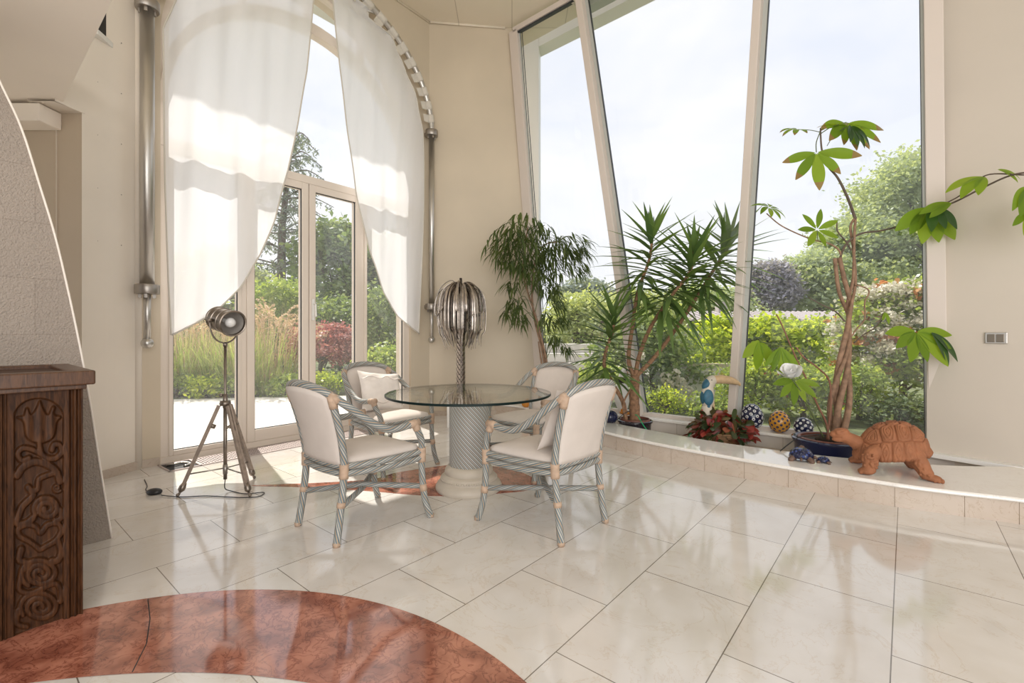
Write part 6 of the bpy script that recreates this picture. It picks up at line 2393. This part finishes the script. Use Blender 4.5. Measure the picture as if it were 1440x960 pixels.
bush('white_viburnum', 'large flowering shrub with cream blossom plates and orange shoots', 'bush', (b.x, 7.4, .92), (1.0, .85, 1.12), 7500, .085, 'fresh', 90, .13, extra=(('blossom', 'cream', 17000, .055, 130, .065), ('shoot', 'orange', 900, .11, 60, .06)))
b = P(1215, 560, 6.6); bush('leafy_shrub', 'yellow-green shrub outside right of the money tree stems', 'shrub', (b.x, 6.7, .28), (.40, .35, .42), 1900, .065, 'fresh', 40, .08, extra=(('blossom', 'red', 10, .05, 3, .012),))
b = P(1290, 600, 6.0); bush('leafy_shrub', 'dark shrub outside above the terracotta turtle shell', 'shrub', (b.x, 6.2, .08), (.42, .25, .24), 1300, .065, 'dark', 40, .08)
# big trees beyond the house
def tree(name, label, px, py, Y, r, n, size, m, clumps, sig):
    c = P(px, py, Y)
    return bush(name, label, 'tree', (c.x, Y, c.z), r, n, size, m, clumps, sig, trunk=.35, group=None)


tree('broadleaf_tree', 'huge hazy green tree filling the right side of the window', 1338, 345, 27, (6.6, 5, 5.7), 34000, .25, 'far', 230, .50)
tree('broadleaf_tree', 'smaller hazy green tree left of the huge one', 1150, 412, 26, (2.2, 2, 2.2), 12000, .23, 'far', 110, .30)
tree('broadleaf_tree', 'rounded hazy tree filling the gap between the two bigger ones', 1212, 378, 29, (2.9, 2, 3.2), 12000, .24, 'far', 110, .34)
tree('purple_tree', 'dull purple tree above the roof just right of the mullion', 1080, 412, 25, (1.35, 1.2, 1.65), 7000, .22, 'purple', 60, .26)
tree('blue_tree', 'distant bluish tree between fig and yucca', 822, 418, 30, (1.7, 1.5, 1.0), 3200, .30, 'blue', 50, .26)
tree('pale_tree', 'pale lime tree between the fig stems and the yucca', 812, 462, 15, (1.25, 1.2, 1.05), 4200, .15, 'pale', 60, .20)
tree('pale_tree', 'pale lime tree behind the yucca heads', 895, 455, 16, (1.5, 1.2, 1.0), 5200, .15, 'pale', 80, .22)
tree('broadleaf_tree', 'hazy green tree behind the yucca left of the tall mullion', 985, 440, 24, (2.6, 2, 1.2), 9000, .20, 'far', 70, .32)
# neighbouring house: low tiled roof over a white wall
hz_ = thing('neighbour_house', 'neighbouring low house with a grey tiled roof behind the lime hedge', 'house', (10.2, 19.5, GZ))
mb = MB(); mb.box((0, 0, .85), (8.4, 3.0, 1.7)); mb.build('wall', mat('house_wall', (0.50, 0.45, 0.42), .8), hz_, smooth=False)
mb = MB(); mb.add([(-4.6, -1.9, 1.74), (4.6, -1.9, 1.74), (4.6, 0, 2.12), (-4.6, 0, 2.12), (-4.6, 1.9, 1.74), (4.6, 1.9, 1.74)], [(0, 1, 2, 3), (3, 2, 5, 4), (0, 3, 4), (1, 5, 2), (0, 4, 5, 1)])
for x in np.arange(-4.5, 4.6, .22):
    mb.tube([(x, -1.92, 1.75), (x, 0, 2.14)], .06, 6)
mb.build('roof', mat('grey_roof_tile', (0.36, 0.32, 0.32), .8, var=.1, vscale=5), hz_, smooth=False)
mb = MB(); mb.box((-1.6, -.2, 2.3), (.35, .35, .5)); mb.build('chimney', MATS['house_wall'], hz_, smooth=False)
ga = thing('white_garage', 'white outbuilding wall peeping out beside the money tree stems', 'building', P(1185, 500, 13).xy.to_3d() + V((0, 0, GZ)))
mb = MB(); mb.box((0, 0, .6), (1.3, .3, 1.3)); mb.build('wall', WHITE, ga, smooth=False)
mb = MB(); mb.box((0, 0, 1.28), (1.4, .4, .08)); mb.build('coping', MATS['grey_roof_tile'], ga, smooth=False)
gw = thing('garden_wall', 'low white rendered garden wall behind the toucan', 'wall', P(990, 540, 8.3).xy.to_3d() + V((0, 0, GZ)))
mb = MB(); mb.box((0, 0, .32), (1.5, .2, .66)); mb.build('render', WHITE, gw, smooth=False)
mb = MB(); mb.box((0, 0, .68), (1.56, .26, .05)); mb.build('coping', LEDGE_FACE, gw, smooth=False)
pw = thing('stone_terrace_wall', 'pale stepped stone wall far outside behind the yucca stems', 'wall', P(850, 520, 12).xy.to_3d() + V((0, 0, GZ)))
for k in range(4):
    mb = MB(); mb.box((0, .35 * k, .12 + .24 * k), (3.2, .5, .24 )); mb.build('course', TERR, pw, smooth=False, bevel=.02)
# distant planting closing the view
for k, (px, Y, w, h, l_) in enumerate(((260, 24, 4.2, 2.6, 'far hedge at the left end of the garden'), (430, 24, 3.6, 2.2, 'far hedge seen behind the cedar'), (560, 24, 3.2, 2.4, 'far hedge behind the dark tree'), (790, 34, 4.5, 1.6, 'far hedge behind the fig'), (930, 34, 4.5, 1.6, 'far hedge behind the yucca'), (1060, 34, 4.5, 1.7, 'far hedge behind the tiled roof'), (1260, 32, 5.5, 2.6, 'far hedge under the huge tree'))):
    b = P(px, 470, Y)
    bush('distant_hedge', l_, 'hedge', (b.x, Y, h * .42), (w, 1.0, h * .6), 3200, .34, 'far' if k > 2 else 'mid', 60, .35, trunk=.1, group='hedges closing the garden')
